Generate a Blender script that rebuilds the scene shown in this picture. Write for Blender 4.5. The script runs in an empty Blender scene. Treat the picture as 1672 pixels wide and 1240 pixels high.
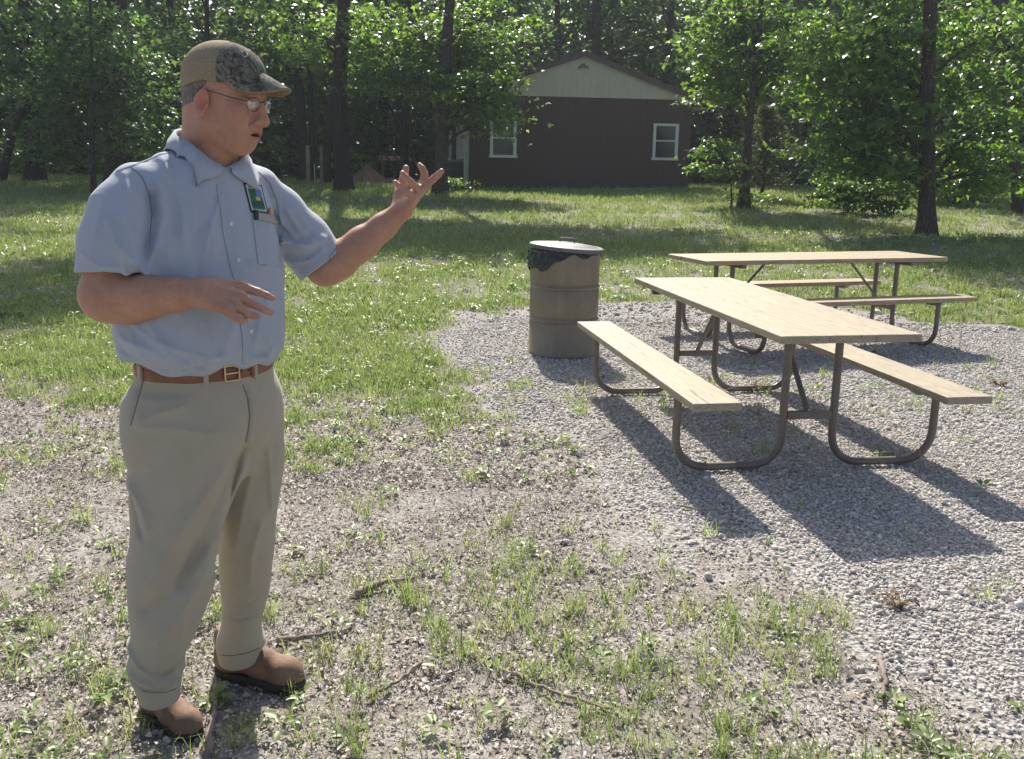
import bpy, math, numpy as np
from mathutils import Vector, Matrix
from mathutils.bvhtree import BVHTree
rng = np.random.default_rng(11)
R = math.radians
SC = bpy.context.scene
COL = SC.collection

# ---------------------------------------------------------------- camera
FPX, PITCH, ROLL, EYE = 1541.45, R(12.418), R(-0.809), 1.48     # focal length in px of a 1672 px wide frame
_f = np.array([0, math.cos(PITCH), -math.sin(PITCH)]); _r = np.array([1., 0, 0]); _d = np.cross(_f, _r)
_rt = math.cos(ROLL)*_r + math.sin(ROLL)*_d
_dn = -math.sin(ROLL)*_r + math.cos(ROLL)*_d
cam_d = bpy.data.cameras.new('camera'); cam = bpy.data.objects.new('camera', cam_d); COL.objects.link(cam)
_m = Matrix.Identity(4)
for i in range(3):
    _m[i][0] = _rt[i]; _m[i][1] = -_dn[i]; _m[i][2] = -_f[i]
_m[2][3] = EYE
cam.matrix_world = _m
cam_d.sensor_width = 36; cam_d.lens = 36*FPX/1672; cam_d.clip_end = 2000; cam_d.clip_start = 0.05
SC.camera = cam

# ---------------------------------------------------------------- light
SUN_EL, SUN_AZ = R(44), R(-7)          # azimuth from +Y towards +X
world = bpy.data.worlds.new('World'); SC.world = world; world.use_nodes = True
wn = world.node_tree; wn.nodes.clear()
sky = wn.nodes.new('ShaderNodeTexSky'); sky.sky_type = 'NISHITA'; sky.sun_disc = False
sky.sun_elevation = SUN_EL; sky.sun_rotation = SUN_AZ; sky.air_density = .8; sky.dust_density = 2.5; sky.ozone_density = .4
bg = wn.nodes.new('ShaderNodeBackground'); bg.inputs[1].default_value = 0.108
wo = wn.nodes.new('ShaderNodeOutputWorld')
wn.links.new(sky.outputs[0], bg.inputs[0]); wn.links.new(bg.outputs[0], wo.inputs[0])
sl = bpy.data.lights.new('sun', 'SUN'); sl.energy = 5.0; sl.angle = R(0.55); sl.color = (1, .93, .82)
sun = bpy.data.objects.new('sun', sl); COL.objects.link(sun)
_s = Vector((math.sin(SUN_AZ)*math.cos(SUN_EL), math.cos(SUN_AZ)*math.cos(SUN_EL), math.sin(SUN_EL)))
sun.rotation_euler = _s.to_track_quat('Z', 'Y').to_euler()
sun.location = (0, 0, 30)
SC.view_settings.view_transform = 'Standard'; SC.view_settings.look = 'None'
SC.view_settings.exposure = 0.72; SC.view_settings.gamma = 1
SC.cycles.max_bounces = 8; SC.cycles.diffuse_bounces = 4; SC.cycles.transmission_bounces = 6; SC.cycles.transparent_max_bounces = 8

# ---------------------------------------------------------------- helpers
def ray(px, py):
    v = (px-836)/FPX*_rt + (py-620)/FPX*_dn + _f
    return v
def at(px, py, Y):                       # point seen at a photo pixel, Y metres in front
    v = ray(px, py); t = Y/v[1]
    return np.array([v[0]*t, Y, EYE+v[2]*t])
def softp(t, s): return (t+np.sqrt(t*t+s*s))/2
def hsh(ix, iy, seed=0):
    n = (ix.astype(np.int64)*374761393 + iy.astype(np.int64)*668265263 + seed*1274126177) & 0x7fffffff
    n = ((n ^ (n >> 13))*1274126177) & 0x7fffffff
    return ((n ^ (n >> 16)) & 0xffff)/65535.0
def noise2(x, y, sc=1.0, seed=0):
    x = np.asarray(x, float)*sc; y = np.asarray(y, float)*sc
    ix = np.floor(x); iy = np.floor(y); fx = x-ix; fy = y-iy
    fx = fx*fx*(3-2*fx); fy = fy*fy*(3-2*fy)
    a = hsh(ix, iy, seed); b = hsh(ix+1, iy, seed); c = hsh(ix, iy+1, seed); d = hsh(ix+1, iy+1, seed)
    return (a*(1-fx)+b*fx)*(1-fy)+(c*(1-fx)+d*fx)*fy
def fbm(x, y, sc=1.0, seed=0, o=3):
    s = 0; a = .5
    for k in range(o):
        s = s + a*noise2(x, y, sc*2**k, seed+k*7); a *= .5
    return s/(1-.5**o)
def ground_z(x, y):
    x = np.asarray(x, float); y = np.asarray(y, float)
    z = .052*softp(y-8, .9) - .047*softp(y-28, 3.0)
    far = np.clip((y-7)/6, 0, 1)
    z = z + (fbm(x, y, .35, 3)-.5)*.12*far + (fbm(x, y, 1.6, 5)-.5)*.02
    return z - .0105
def sstep(a, b, x):
    t = np.clip((np.asarray(x)-a)/(b-a), 0, 1); return t*t*(3-2*t)
def gpix(px, py):                        # photo pixel -> flat ground
    v = ray(px, py); t = -EYE/v[2]; return (v[0]*t, v[1]*t)

def mesh_obj(name, verts, faces, mat=None, parent=None, smooth=False, col=None, colname='tint'):
    """verts (n,3); faces: (m,k) array or list of tuples"""
    me = bpy.data.meshes.new(name)
    verts = np.asarray(verts, np.float32)
    if isinstance(faces, np.ndarray):
        m, k = faces.shape
        me.vertices.add(len(verts)); me.vertices.foreach_set('co', verts.ravel())
        me.loops.add(m*k); me.loops.foreach_set('vertex_index', faces.astype(np.int32).ravel())
        me.polygons.add(m); me.polygons.foreach_set('loop_start', np.arange(0, m*k, k, dtype=np.int32))
        me.update(calc_edges=True)
    else:
        me.from_pydata([tuple(map(float, v)) for v in verts], [], [tuple(int(i) for i in f) for f in faces]); me.update()
    if smooth: me.polygons.foreach_set('use_smooth', np.ones(len(me.polygons), bool))
    if col is not None:
        c = np.ones((len(verts), 4), np.float32); c[:, :3] = col
        at_ = me.color_attributes.new(colname, 'FLOAT_COLOR', 'POINT'); at_.data.foreach_set('color', c.ravel())
    if mat: me.materials.append(mat)
    o = bpy.data.objects.new(name, me); COL.objects.link(o)
    if parent: o.parent = parent
    return o
def tag(o, label=None, cat=None, group=None, kind=None):
    if label: o['label'] = label
    if cat: o['category'] = cat
    if group: o['group'] = group
    if kind: o['kind'] = kind
    return o
def empty(name, loc, rz=0, label=None, cat=None, group=None):
    o = bpy.data.objects.new(name, None); COL.objects.link(o); o.location = [float(v) for v in loc]; o.rotation_euler = (0, 0, rz)
    o.empty_display_size = .1
    return tag(o, label, cat, group)
def copy_tree(o, parent=None):
    c = o.copy(); COL.objects.link(c); c.parent = parent
    for ch in list(o.children): copy_tree(ch, c)
    return c

class MB:
    """collects primitive shapes; build() links them as ONE mesh"""
    def __init__(s): s.v = []; s.f = []; s.n = 0
    def add(s, v, f):
        v = np.asarray(v, float); s.v.append(v); s.f += [tuple(int(i)+s.n for i in q) for q in f]; s.n += len(v); return s
    def box(s, lo, hi, bev=0.0, M=None):
        lo = np.array(lo, float); hi = np.array(hi, float); b = min(bev, *((hi-lo)/2*.9)) if bev else 0
        if not b:
            v = [(x, y, z) for z in (lo[2], hi[2]) for y in (lo[1], hi[1]) for x in (lo[0], hi[0])]
            f = [(0, 2, 3, 1), (4, 5, 7, 6), (0, 1, 5, 4), (2, 6, 7, 3), (0, 4, 6, 2), (1, 3, 7, 5)]
        else:
            import bmesh
            bm = bmesh.new(); bmesh.ops.create_cube(bm, size=1)
            for q in bm.verts: q.co = [(lo[i]+hi[i])/2+q.co[i]*(hi[i]-lo[i]) for i in range(3)]
            bmesh.ops.bevel(bm, geom=bm.edges[:], offset=b, segments=2, affect='EDGES', profile=.5)
            bm.verts.index_update(); v = [tuple(q.co) for q in bm.verts]; f = [tuple(q.index for q in t.verts) for t in bm.faces]; bm.free()
        v = np.array(v)
        if M is not None: v = v@np.array(M)[:3, :3].T+np.array(M)[:3, 3]
        return s.add(v, f)
    def tube(s, pts, r, n=12, cap=True, flat=None):
        pts = np.array(pts, float); k = len(pts); r = np.broadcast_to(np.asarray(r, float), (k,))
        T = np.gradient(pts, axis=0); T /= np.linalg.norm(T, axis=1)[:, None]+1e-12
        up = np.array([0, 0, 1.]) if abs(T[0][2]) < .9 else np.array([1., 0, 0])
        N = np.cross(T[0], up); N /= np.linalg.norm(N); V = []
        a = np.arange(n)*2*math.pi/n
        for i in range(k):
            N = N-T[i]*(N@T[i]); N /= np.linalg.norm(N); B = np.cross(T[i], N)
            V.append(pts[i]+r[i]*(np.cos(a)[:, None]*N+np.sin(a)[:, None]*B*(flat or 1)))
        V = np.concatenate(V); F = []
        for i in range(k-1):
            for j in range(n): F.append((i*n+j, i*n+(j+1) % n, (i+1)*n+(j+1) % n, (i+1)*n+j))
        if cap: F.append(tuple(range(n))[::-1]); F.append(tuple((k-1)*n+j for j in range(n)))
        return s.add(V, F)
    def lathe(s, prof, n=48, cap=True, fn=None, c=(0, 0, 0)):
        V = []; F = []; k = len(prof)
        for (r, z) in prof:
            for j in range(n):
                a = 2*math.pi*j/n; V.append((c[0]+r*math.cos(a), c[1]+r*math.sin(a), c[2]+z))
        V = np.array(V)
        if fn is not None: V = fn(V)
        for i in range(k-1):
            for j in range(n): F.append((i*n+j, i*n+(j+1) % n, (i+1)*n+(j+1) % n, (i+1)*n+j))
        if cap: F.append(tuple(range(n))[::-1]); F.append(tuple((k-1)*n+j for j in range(n)))
        return s.add(V, F)
    def prism(s, poly, axis, a, b):
        """poly 2-D extruded along axis from a to b"""
        n = len(poly); V = []
        for t in (a, b):
            for (p, q) in poly:
                V.append({'x': (t, p, q), 'y': (p, t, q), 'z': (p, q, t)}[axis])
        F = [tuple(range(n))[::-1], tuple(range(n, 2*n))]+[(i, (i+1) % n, n+(i+1) % n, n+i) for i in range(n)]
        return s.add(V, F)
    def build(s, name, mat, parent=None, smooth=False, fix=True, auto=None):
        V = np.concatenate(s.v) if s.v else np.zeros((0, 3))
        o = mesh_obj(name, V, s.f, mat, parent, smooth)
        if fix:
            import bmesh
            bm = bmesh.new(); bm.from_mesh(o.data); bmesh.ops.recalc_face_normals(bm, faces=bm.faces[:])
            if auto:
                for e in bm.edges:
                    e.smooth = not (len(e.link_faces) == 2 and e.calc_face_angle(0) > R(auto))
                for f in bm.faces: f.smooth = True
            bm.to_mesh(o.data); bm.free()
        return o

# ---------------------------------------------------------------- materials
class NT:
    def __init__(s, name):
        s.m = bpy.data.materials.new(name); s.m.use_nodes = True; s.t = s.m.node_tree; s.t.nodes.clear()
        s.out = s.n('ShaderNodeOutputMaterial')
    def n(s, typ, **kw):
        nd = s.t.nodes.new(typ)
        for k, v in kw.items():
            if k.startswith('i_'):
                key = k[2:]; key = int(key) if key.isdigit() else key.replace('_', ' ')
                s.set(nd.inputs[key], v)
            else: setattr(nd, k, v)
        return nd
    def set(s, sock, v):
        if isinstance(v, bpy.types.NodeSocket): s.t.links.new(v, sock)
        elif isinstance(v, bpy.types.Node): s.t.links.new(v.outputs[0], sock)
        else: sock.default_value = v if not isinstance(v, tuple) or len(v) != 3 or sock.type != 'RGBA' else (*v, 1)
    def co(s, kind='Object', scale=(1, 1, 1), rot=(0, 0, 0)):
        c = s.n('ShaderNodeTexCoord'); m = s.n('ShaderNodeMapping'); s.t.links.new(c.outputs[kind], m.inputs[0])
        m.inputs['Scale'].default_value = scale; m.inputs['Rotation'].default_value = rot; return m.outputs[0]
    def noise(s, vec, scale, detail=4, rough=.6, dist=0):
        return s.n('ShaderNodeTexNoise', i_Vector=vec, i_Scale=scale, i_Detail=detail, i_Roughness=rough, i_Distortion=dist).outputs[0]
    def ramp(s, f, stops, mode='LINEAR'):
        r = s.n('ShaderNodeValToRGB', i_Fac=f); e = r.color_ramp.elements; r.color_ramp.interpolation = mode
        while len(e) < len(stops): e.new(.5)
        for k, (p, c) in enumerate(stops):
            e[k].position = p; e[k].color = (*c, 1) if isinstance(c, tuple) else (c, c, c, 1)
        return r.outputs[0]
    def mix(s, f, a, b, mode='MIX'):
        m = s.n('ShaderNodeMix', data_type='RGBA', blend_type=mode)
        s.set(m.inputs[0], f); s.set(m.inputs[6], a); s.set(m.inputs[7], b); return m.outputs[2]
    def math(s, op, a, b=0.0, clamp=False):
        m = s.n('ShaderNodeMath', operation=op, use_clamp=clamp); s.set(m.inputs[0], a); s.set(m.inputs[1], b); return m.outputs[0]
    def bump(s, h, strength=.5, dist=.01, normal=None):
        b = s.n('ShaderNodeBump', i_Height=h, i_Strength=strength, i_Distance=dist)
        if normal is not None: s.set(b.inputs['Normal'], normal)
        return b.outputs[0]
    def pbr(s, color, rough=.6, normal=None, metal=0.0, spec=None, **kw):
        p = s.n('ShaderNodeBsdfPrincipled'); s.set(p.inputs['Base Color'], color); s.set(p.inputs['Roughness'], rough)
        s.set(p.inputs['Metallic'], metal)
        if spec is not None: s.set(p.inputs['Specular IOR Level'], spec)
        if normal is not None: s.set(p.inputs['Normal'], normal)
        for k, v in kw.items(): s.set(p.inputs[k.replace('_', ' ')], v)
        return p.outputs[0]
    def done(s, sh, disp=None):
        s.t.links.new(sh, s.out.inputs[0]); return s.m
def plain(name, c, rough=.6, metal=0, bump=0, bs=60, var=.15, **kw):
    t = NT(name); v = t.co(); n = t.noise(v, bs, 4)
    n2 = t.noise(v, bs*.13, 3)
    col = t.mix(t.ramp(n2, [(.35, 0.0), (.65, 1.0)]), tuple(x*(1-var) for x in c), tuple(min(1, x*(1+var)) for x in c))
    return t.done(t.pbr(col, rough, t.bump(n, bump, .004) if bump else None, metal, **kw))
# ================================================================ picnic tables
def wood_mat(name, a, b, dark, seed):
    t = NT(name); v = t.co(scale=(1, 14, 14)); v0 = t.co()
    mp = t.n('ShaderNodeMapping'); t.set(mp.inputs[0], v); mp.inputs[1].default_value = (seed, seed*2.3, 0)
    g = t.noise(mp.outputs[0], 2.2, 6, .65, .6); g2 = t.noise(mp.outputs[0], 9, 3, .6)
    big = t.noise(v0, 2.0, 3)
    c = t.mix(t.ramp(g, [(.3, 0.0), (.7, 1.0)]), a, b)
    c = t.mix(t.math('MULTIPLY', t.ramp(g2, [(.45, 0.0), (.62, 1.0)]), .6), c, dark)
    vo = t.n('ShaderNodeTexVoronoi', i_Vector=t.co(scale=(1, 4.0, 4.0)), i_Scale=3.4); knot = t.ramp(vo.outputs[0], [(.04, 1.0), (.09, 0.0)])
    c = t.mix(t.math('MULTIPLY', knot, .9), c, tuple(x*.3 for x in dark))
    cr = t.noise(t.co(scale=(1.6, 40, 40)), 1.7, 2, .5, .3); crk = t.ramp(cr, [(.665, 0.0), (.70, 1.0)])
    c = t.mix(t.math('MULTIPLY', crk, .7), c, (.07, .05, .035))
    c = t.mix(t.math('MULTIPLY', t.ramp(big, [(.4, 0.0), (.7, 1.0)]), .4), c, tuple(x*.75 for x in b))
    h = t.math('SUBTRACT', g, t.math('MULTIPLY', crk, 1.2))
    return t.done(t.pbr(c, .62, t.bump(h, .45, .004), spec=.35))
M_wood1 = wood_mat('weathered_pine', (.325, .28, .20), (.415, .365, .275), (.20, .155, .10), 3.1)
M_wood2 = wood_mat('fresh_pine', (.34, .27, .17), (.44, .36, .25), (.22, .15, .09), 9.7)
def paint_mat():
    t = NT('brown_tube_paint'); v = t.co(); n = t.noise(v, 14, 4); n2 = t.noise(v, 90, 3)
    c = t.mix(t.ramp(n, [(.35, 0.0), (.7, 1.0)]), (.135, .11, .092), (.185, .155, .132))
    c = t.mix(t.ramp(n2, [(.66, 0.0), (.74, .6)]), c, (.25, .22, .20))
    return t.done(t.pbr(c, .42, t.bump(n2, .12, .002)))
M_tube = paint_mat()
M_bolt = plain('galvanised_bolt', (.45, .45, .44), .4, .8)

def arc_pts(p0, corner, p1, r, n=7):
    p0, corner, p1 = map(np.array, (p0, corner, p1)); a = (p0-corner)/np.linalg.norm(p0-corner); b = (p1-corner)/np.linalg.norm(p1-corner)
    s = corner+a*r; e = corner+b*r; c = corner+(a+b)*r; out = []
    for t in np.linspace(0, math.pi/2, n): out.append(c-b*r*math.cos(t)-a*r*math.sin(t))
    return out

def picnic_table(loc, rz, wood, label, lens):
    t = empty('picnic_table', loc, rz, label, 'picnic table', 'wooden picnic tables on the gravel')
    HT, HB, TH, BO, BW, UO, UI, SL = .76, .449, .038, .76, .239, .705, .138, .851
    w = .2345; g = .0026
    for k in range(3):
        y0 = -(3*w+2*g)/2+k*(w+g); a, b = lens[k]
        MB().box((-1.22+a, y0, HT-TH), (1.22+b, y0+w, HT), .0055).build('tabletop_plank', wood, t)
    for s in (1, -1):
        y0, y1 = sorted((s*(BO-BW), s*BO))
        MB().box((-1.22+rng.uniform(-.01, .01), y0, HB-TH), (1.22, y1, HB), .004).build('bench_plank', wood, t)
    for e in (-1, 1):
        x = e*SL
        for s in (1, -1):
            p = [(x, s*UO, HB-TH-.004), (x, s*UO, .19)]
            p += arc_pts((x, s*UO, .3), (x, s*UO, .021), (x, s*(UO-.3), .021), .155)
            p += arc_pts((x, s*(UO-.3), .021), (x, s*UI, .021), (x, s*UI, .4), .155)[0:]
            p += [(x, s*UI, .3), (x, s*UI, HT-TH-.004)]
            fr = MB().tube(p, .0205, 14).build('tube_leg', M_tube, t, auto=40)
        m = MB().box((x-.018, -UI+.018, .262), (x+.018, UI-.018, .302), .003)
        m.build('crossbar', M_tube, t)
        m = MB().box((x-.02, -.33, HT-TH-.034), (x+.02, .33, HT-TH-.0015), .003)
        m.box((x-.02, -.33, HT-TH-.034), (x-.016, .33, HT-TH-.001))
        m.build('top_cleat', M_tube, t)
        for s in (1, -1):
            y0, y1 = sorted((s*(BO-BW+.015), s*(BO-.015)))
            MB().prism([(y0, HB-TH-.0015), (y1, HB-TH-.0015), (y1-.05, HB-TH-.035), (y0+.05, HB-TH-.035)], 'x', x-.02-.003, x+.02+.003).build('seat_bracket', M_tube, t)
        MB().tube([(x-e*.022, 0, .285), (x-e*.035, 0, .315), (x-e*.41, 0, HT-TH-.02), (x-e*.45, 0, HT-TH-.006)], .017, 10, flat=.55).build('diagonal_brace', M_tube, t)
        b = MB()
        b.lathe([(.009, 0), (.009, .008), (.004, .010)], 8, c=(x, 0, .30)); b.build('bolt', M_bolt, t)
    return t
picnic_table((1.397, 5.553, -.002), 1.727, M_wood1, 'weathered greyish picnic table in front, nearest the camera with its end towards it', [(0, 0), (-.004, .003), (-.009, -.004)])
picnic_table((2.654, 8.536, .02), .309, M_wood2, 'yellower pine picnic table set crosswise behind the front table', [(0, 0), (.004, .0), (-.003, 0.002)])

# ================================================================ steel drum trash can
def drum_mat():
    t = NT('drum_brown_paint'); v = t.co(); n = t.noise(v, 5, 4); n2 = t.noise(v, 45, 4, .7)
    c = t.mix(t.ramp(n, [(.3, 0.0), (.7, 1.0)]), (.185, .148, .098), (.24, .20, .14))
    c = t.mix(t.ramp(n2, [(.64, 0.0), (.72, .55)]), c, (.28, .2, .14))
    st = t.noise(t.co(scale=(6, 6, .7)), 5, 3); c = t.mix(t.ramp(st, [(.55, 0.0), (.75, .4)]), c, (.30, .26, .22))
    return t.done(t.pbr(c, .5, t.bump(n2, .15, .003)))
M_drum = drum_mat()
M_galv = plain('galvanised_lid_metal', (.135, .135, .14), .6, .25, .1, 30)
def bag_mat():
    t = NT('black_bin_bag'); v = t.co(scale=(1, 1, 2.4)); n = t.noise(v, 11, 4, .6, 1.2)
    return t.done(t.pbr((.028, .029, .032), .3, t.bump(n, .8, .03)))
M_bag = bag_mat()
dr = empty('trash_can', (.422, 7.80, 0), 0, 'large brown steel drum trash can with black liner and tilted metal lid on gravel', 'trash can')
def ribs():
    p = [(.286, 0), (.292, .004), (.292, .02), (.286, .026)]
    for z in (.30, .57):
        p += [(.286, z-.03), (.279, z-.02), (.286, z-.01), (.295, z), (.286, z+.01), (.279, z+.02), (.286, z+.03)]
    p += [(.286, .80), (.286, .845), (.291, .852), (.291, .862), (.284, .866)]
    return p
MB().lathe(ribs(), 72).build('drum_body', M_drum, dr, auto=60)
def bagfn(V):
    a = np.arctan2(V[:, 1], V[:, 0]); t = (V[:, 2])
    low = .835 - .13*sstep(-.9, .8, -np.cos(a+.35)) - .02*np.sin(5*a)-.012*np.sin(11*a+1)
    z = low+(.862-low)*t
    r = .296+.010*np.sin(17*a+6*t)*np.sin(math.pi*np.clip(t, 0, 1))+.006*np.sin(31*a-9*t)+.006*np.sin(math.pi*t)
    r = np.where(t > .96, .29, r)
    return np.c_[r*np.cos(a), r*np.sin(a), z]
MB().lathe([(1, t) for t in np.linspace(0, 1, 16)], 144, cap=False, fn=bagfn).build('bin_liner', M_bag, dr, smooth=True)
lid = empty('lid_pivot', (0, 0, 0)); bpy.data.objects.remove(lid)
tilt = R(4.5)
def lidfn(V):
    c, s = math.cos(tilt), math.sin(tilt); x = V[:, 0]*c+V[:, 2]*s; z = -V[:, 0]*s+V[:, 2]*c
    return np.c_[x+.012, V[:, 1], z+.892]
lp = [(.308, -.03), (.310, -.012), (.306, 0), (.285, .008), (.262, .004), (.25, .012), (.12, .026), (.0, .031)]
L1 = MB().lathe(lp, 72, cap=False, fn=lidfn); L1.build('lid', M_galv, dr, auto=50)
lidob = dr.children[-1]
hp = np.array([(-.06, 0, .03), (-.058, 0, .055), (-.045, 0, .062), (.045, 0, .062), (.058, 0, .055), (.06, 0, .03)])
MB().tube(lidfn(hp), .006, 8).build('lid_handle', M_galv, lidob)

# ================================================================ house
hz0 = .985
A = at(767, 303, 29.0); B = at(1122, 310, 30.0)
HW = math.hypot(B[0]-A[0], B[1]-A[1]); hyaw = math.atan2(B[1]-A[1], B[0]-A[0]); HH = 2.72; HL = 10.5
def siding(name, c, c2, gr):
    t = NT(name); v = t.co(); n = t.noise(t.co(scale=(9, 9, .8)), 3, 4); n2 = t.noise(v, .9, 3)
    col = t.mix(t.ramp(n, [(.3, 0.0), (.7, 1.0)]), c, c2)
    col = t.mix(t.math('MULTIPLY', t.ramp(n2, [(.4, 0.0), (.7, 1.0)]), .35), col, gr)
    return t.done(t.pbr(col, .75, t.bump(n, .3, .004)))
M_brown = siding('brown_wood_siding', (.07, .041, .032), (.095, .057, .045), (.06, .05, .045))
M_cream = siding('cream_wood_siding', (.58, .54, .40), (.66, .62, .48), (.46, .43, .33))
M_trim = plain('white_window_trim', (.72, .72, .68), .5, 0, .05, 20, .05)
M_roofm = plain('brown_metal_roof', (.085, .05, .042), .45, .1, .1, 8, .2)
M_door = plain('white_door_paint', (.66, .65, .60), .5, 0, .05, 10, .06)
def glass_mat():
    t = NT('dark_window_glass'); v = t.co(); n = t.noise(v, 2.2, 2)
    return t.done(t.pbr((.018, .022, .02), .06, t.bump(n, .06, .05), spec=.6))
M_glass = glass_mat()
hs = empty('house', (A[0], A[1], hz0), hyaw, 'dark brown gabled wooden building with cream gable and white windows beyond the lawn', 'house')
def grooved(u0, u1, top, plane):          # vertical boards with grooves, top(u) gives height
    m = MB(); pts = []; u = u0; w = .2; gw = .014; gd = .012
    while u < u1-1e-4:
        e = min(u+w, u1); pts += [(u, 0), (e-gw if e < u1 else e, 0)]
        if e < u1: pts += [(e-gw, gd), (e, gd)]
        u = e
    return pts
def wall_strip(m, pts, bot, top, place):
    V = []; F = []
    for (u, d) in pts: V += [place(u, d, bot(u)), place(u, d, top(u))]
    for i in range(len(pts)-1): F.append((2*i, 2*i+2, 2*i+3, 2*i+1))
    m.add(V, F)
rise = .345
m = MB(); wall_strip(m, grooved(0, HW, None, 0), lambda u: -.15, lambda u: HH, lambda u, d, z: (u, d, z))
wall_strip(m, grooved(0, HL, None, 0), lambda u: -.15, lambda u: HH, lambda u, d, z: (d, u, z))
wall_strip(m, grooved(0, HL, None, 0), lambda u: -.15, lambda u: HH, lambda u, d, z: (HW-d, u, z))
wall_strip(m, grooved(0, HW, None, 0), lambda u: -.15, lambda u: HH, lambda u, d, z: (u, HL-d, z))
m.box((-.012, -.012, -.15), (.07, -.0015, HH-.003)).box((HW-.07, -.012, -.15), (HW+.012, -.0015, HH-.003))
m.box((-.012, -.0015, -.15), (-.0015, .08, HH-.003))
wall = m.build('wall', M_brown, hs)
gt = lambda u: HH+rise*min(u, HW-u)
for yy, nm in ((-.03, 'gable'), (HL+.03, 'gable')):
    m = MB(); pts = grooved(-.0, HW, None, 0); pts = sorted(set(pts+[(HW/2, 0)]), key=lambda q: q[0]) if False else pts
    wall_strip(m, pts, lambda u: HH-.02, lambda u: gt(u)+.02, lambda u, d, z: (u, yy+(d if yy < 0 else -d), z))
    m.prism([(0.004, HH-.019), (HW-.004, HH-.019), (HW/2, gt(HW/2))], 'y', yy+.014 if yy < 0 else yy-.03, yy+.03 if yy < 0 else yy-.014)
    m.build(nm, M_cream, hs)
ov = .62; fo = .16
m = MB()
for sgn in (1, -1):
    def X(u): return u if sgn == 1 else HW-u
    poly = [(X(-ov), HH-rise*ov+.02), (X(HW/2), HH+rise*HW/2+.02), (X(HW/2), HH+rise*HW/2+.13), (X(-ov), HH-rise*ov+.13)]
    m.prism(poly, 'y', -fo, HL+fo)
roof = m.build('roof', M_roofm, hs)
m = MB()
for sgn in (1, -1):
    def X(u): return u if sgn == 1 else HW-u
    poly = [(X(-ov-.006), HH-rise*ov-.05), (X(HW/2), HH+rise*HW/2-.03), (X(HW/2), HH+rise*HW/2+.115), (X(-ov-.006), HH-rise*ov+.10)]
    m.prism(poly, 'y', -fo-.025, -fo-.003)
    x0, x1 = sorted((X(-ov-.025), X(-ov-.003))); m.box((x0, -fo-.02, HH-rise*ov-.05), (x1, HL+fo, HH-rise*ov+.115))
m.build('fascia', M_roofm, roof)
for sgn in (1, -1):
    m = MB(); x0, x1 = sorted(((-ov+.002) if sgn == 1 else HW+ov-.002, -.014 if sgn == 1 else HW+.014))
    m.box((x0, -fo+.01, HH-rise*ov-.045), (x1, HL, HH-rise*ov-.028)); m.build('soffit', M_cream, roof)
def window(parent, u, z0, z1, w, side=False):
    e = empty('tmp', (0, 0, 0)); bpy.data.objects.remove(e)
    def P(u0, d0, za, u1, d1, zb, m):
        if side: m.box((-d1, u0, za), (-d0, u1, zb), .004)
        else: m.box((u0, -d1, za), (u1, -d0, zb), .004)
    m = MB(); t = .07
    P(u, .0, z0, u+t, .05, z1, m); P(u+w-t, .0, z0, u+w, .05, z1, m)
    P(u+t, .0, z1-t, u+w-t, .049, z1, m); P(u-.03, .0, z0-.03, u+w+.03, .058, z0+t-.02, m)
    f = m.build('window', M_trim, parent)
    m = MB(); zm = (z0+z1)/2+.02
    P(u+t, .006, zm-.02, u+w-t, .034, zm+.02, m); P(u+t, .005, z0+.05, u+t+.025, .03, z1-t, m); P(u+w-t-.025, .005, z0+.05, u+w-t, .03, z1-t, m)
    m.build('sash', M_trim, f)
    m = MB(); P(u+t-.005, .003, z0+.04, u+w-t+.005, .012, z1-t+.005, m); m.build('pane', M_glass, f)
    return f
window(hs, .60, .93, 1.99, .80); window(hs, 5.62, .93, 1.99, .80)
window(hs, 1.9, .9, 1.95, .75, True); window(hs, 3.3, .9, 1.95, .75, True); window(hs, 6.6, .9, 1.95, .8, True)
m = MB(); m.box((-.045, .30, .02), (-.004, 1.22, 2.06), .004); dfr = m.build('door', M_door, hs)
m = MB(); m.box((-.06, .22, .0), (-.0035, .296, 2.13)).box((-.06, 1.224, .0), (-.0035, 1.30, 2.13)).box((-.06, .22, 2.064), (-.0035, 1.30, 2.14)); m.build('door_frame', M_trim, dfr)
MB().lathe([(.025, -.0), (.03, .03), (0.0, .05)], 12, cap=False, fn=lambda V: np.c_[-.05-V[:, 2], V[:, 1]+.38, V[:, 0]+1.0]).build('door_knob', M_bolt, dfr)
m = MB(); m.box((4.45, -.03, -.02), (HW+.01, -.014, .045)); m.build('base_board', M_trim, hs)
# twin floodlight under the ridge
m = MB(); cx_ = HW/2-.03; m.box((cx_-.06, -.09, 3.55), (cx_+.06, -.035, 3.66), .008)
for s in (-1, 1): m.lathe([(.02, 0), (.05, .05), (.055, .1), (.05, .105)], 14, fn=lambda V, s=s: np.c_[cx_+s*.07+V[:, 0]+s*V[:, 2]*.5, -.1-V[:, 2]*.6+V[:, 1]*.8, 3.60-V[:, 2]*.7+V[:, 1]*.5])
m.build('floodlight', plain('floodlight_metal', (.16, .15, .14), .5), hs)
# barrel beside the house
bz = at(739, 300, 28.3)
bb = empty('barrel', (bz[0]+.02, 28.3, ground_z(bz[0], 28.3)), 0, 'dark barrel with pale rim standing by the left corner of the building', 'barrel')
MB().lathe([(.26, 0), (.29, .02), (.29, .25), (.30, .27), (.29, .29), (.29, .5), (.30, .52), (.29, .54), (.285, .78)], 32).build('barrel_body', plain('barrel_black', (.022, .02, .02), .5), bb, auto=50)
MB().lathe([(.30, .77), (.305, .80), (.29, .82), (.0, .835)], 32, cap=False).build('rim_lid', M_galv, bb, auto=50)

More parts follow.
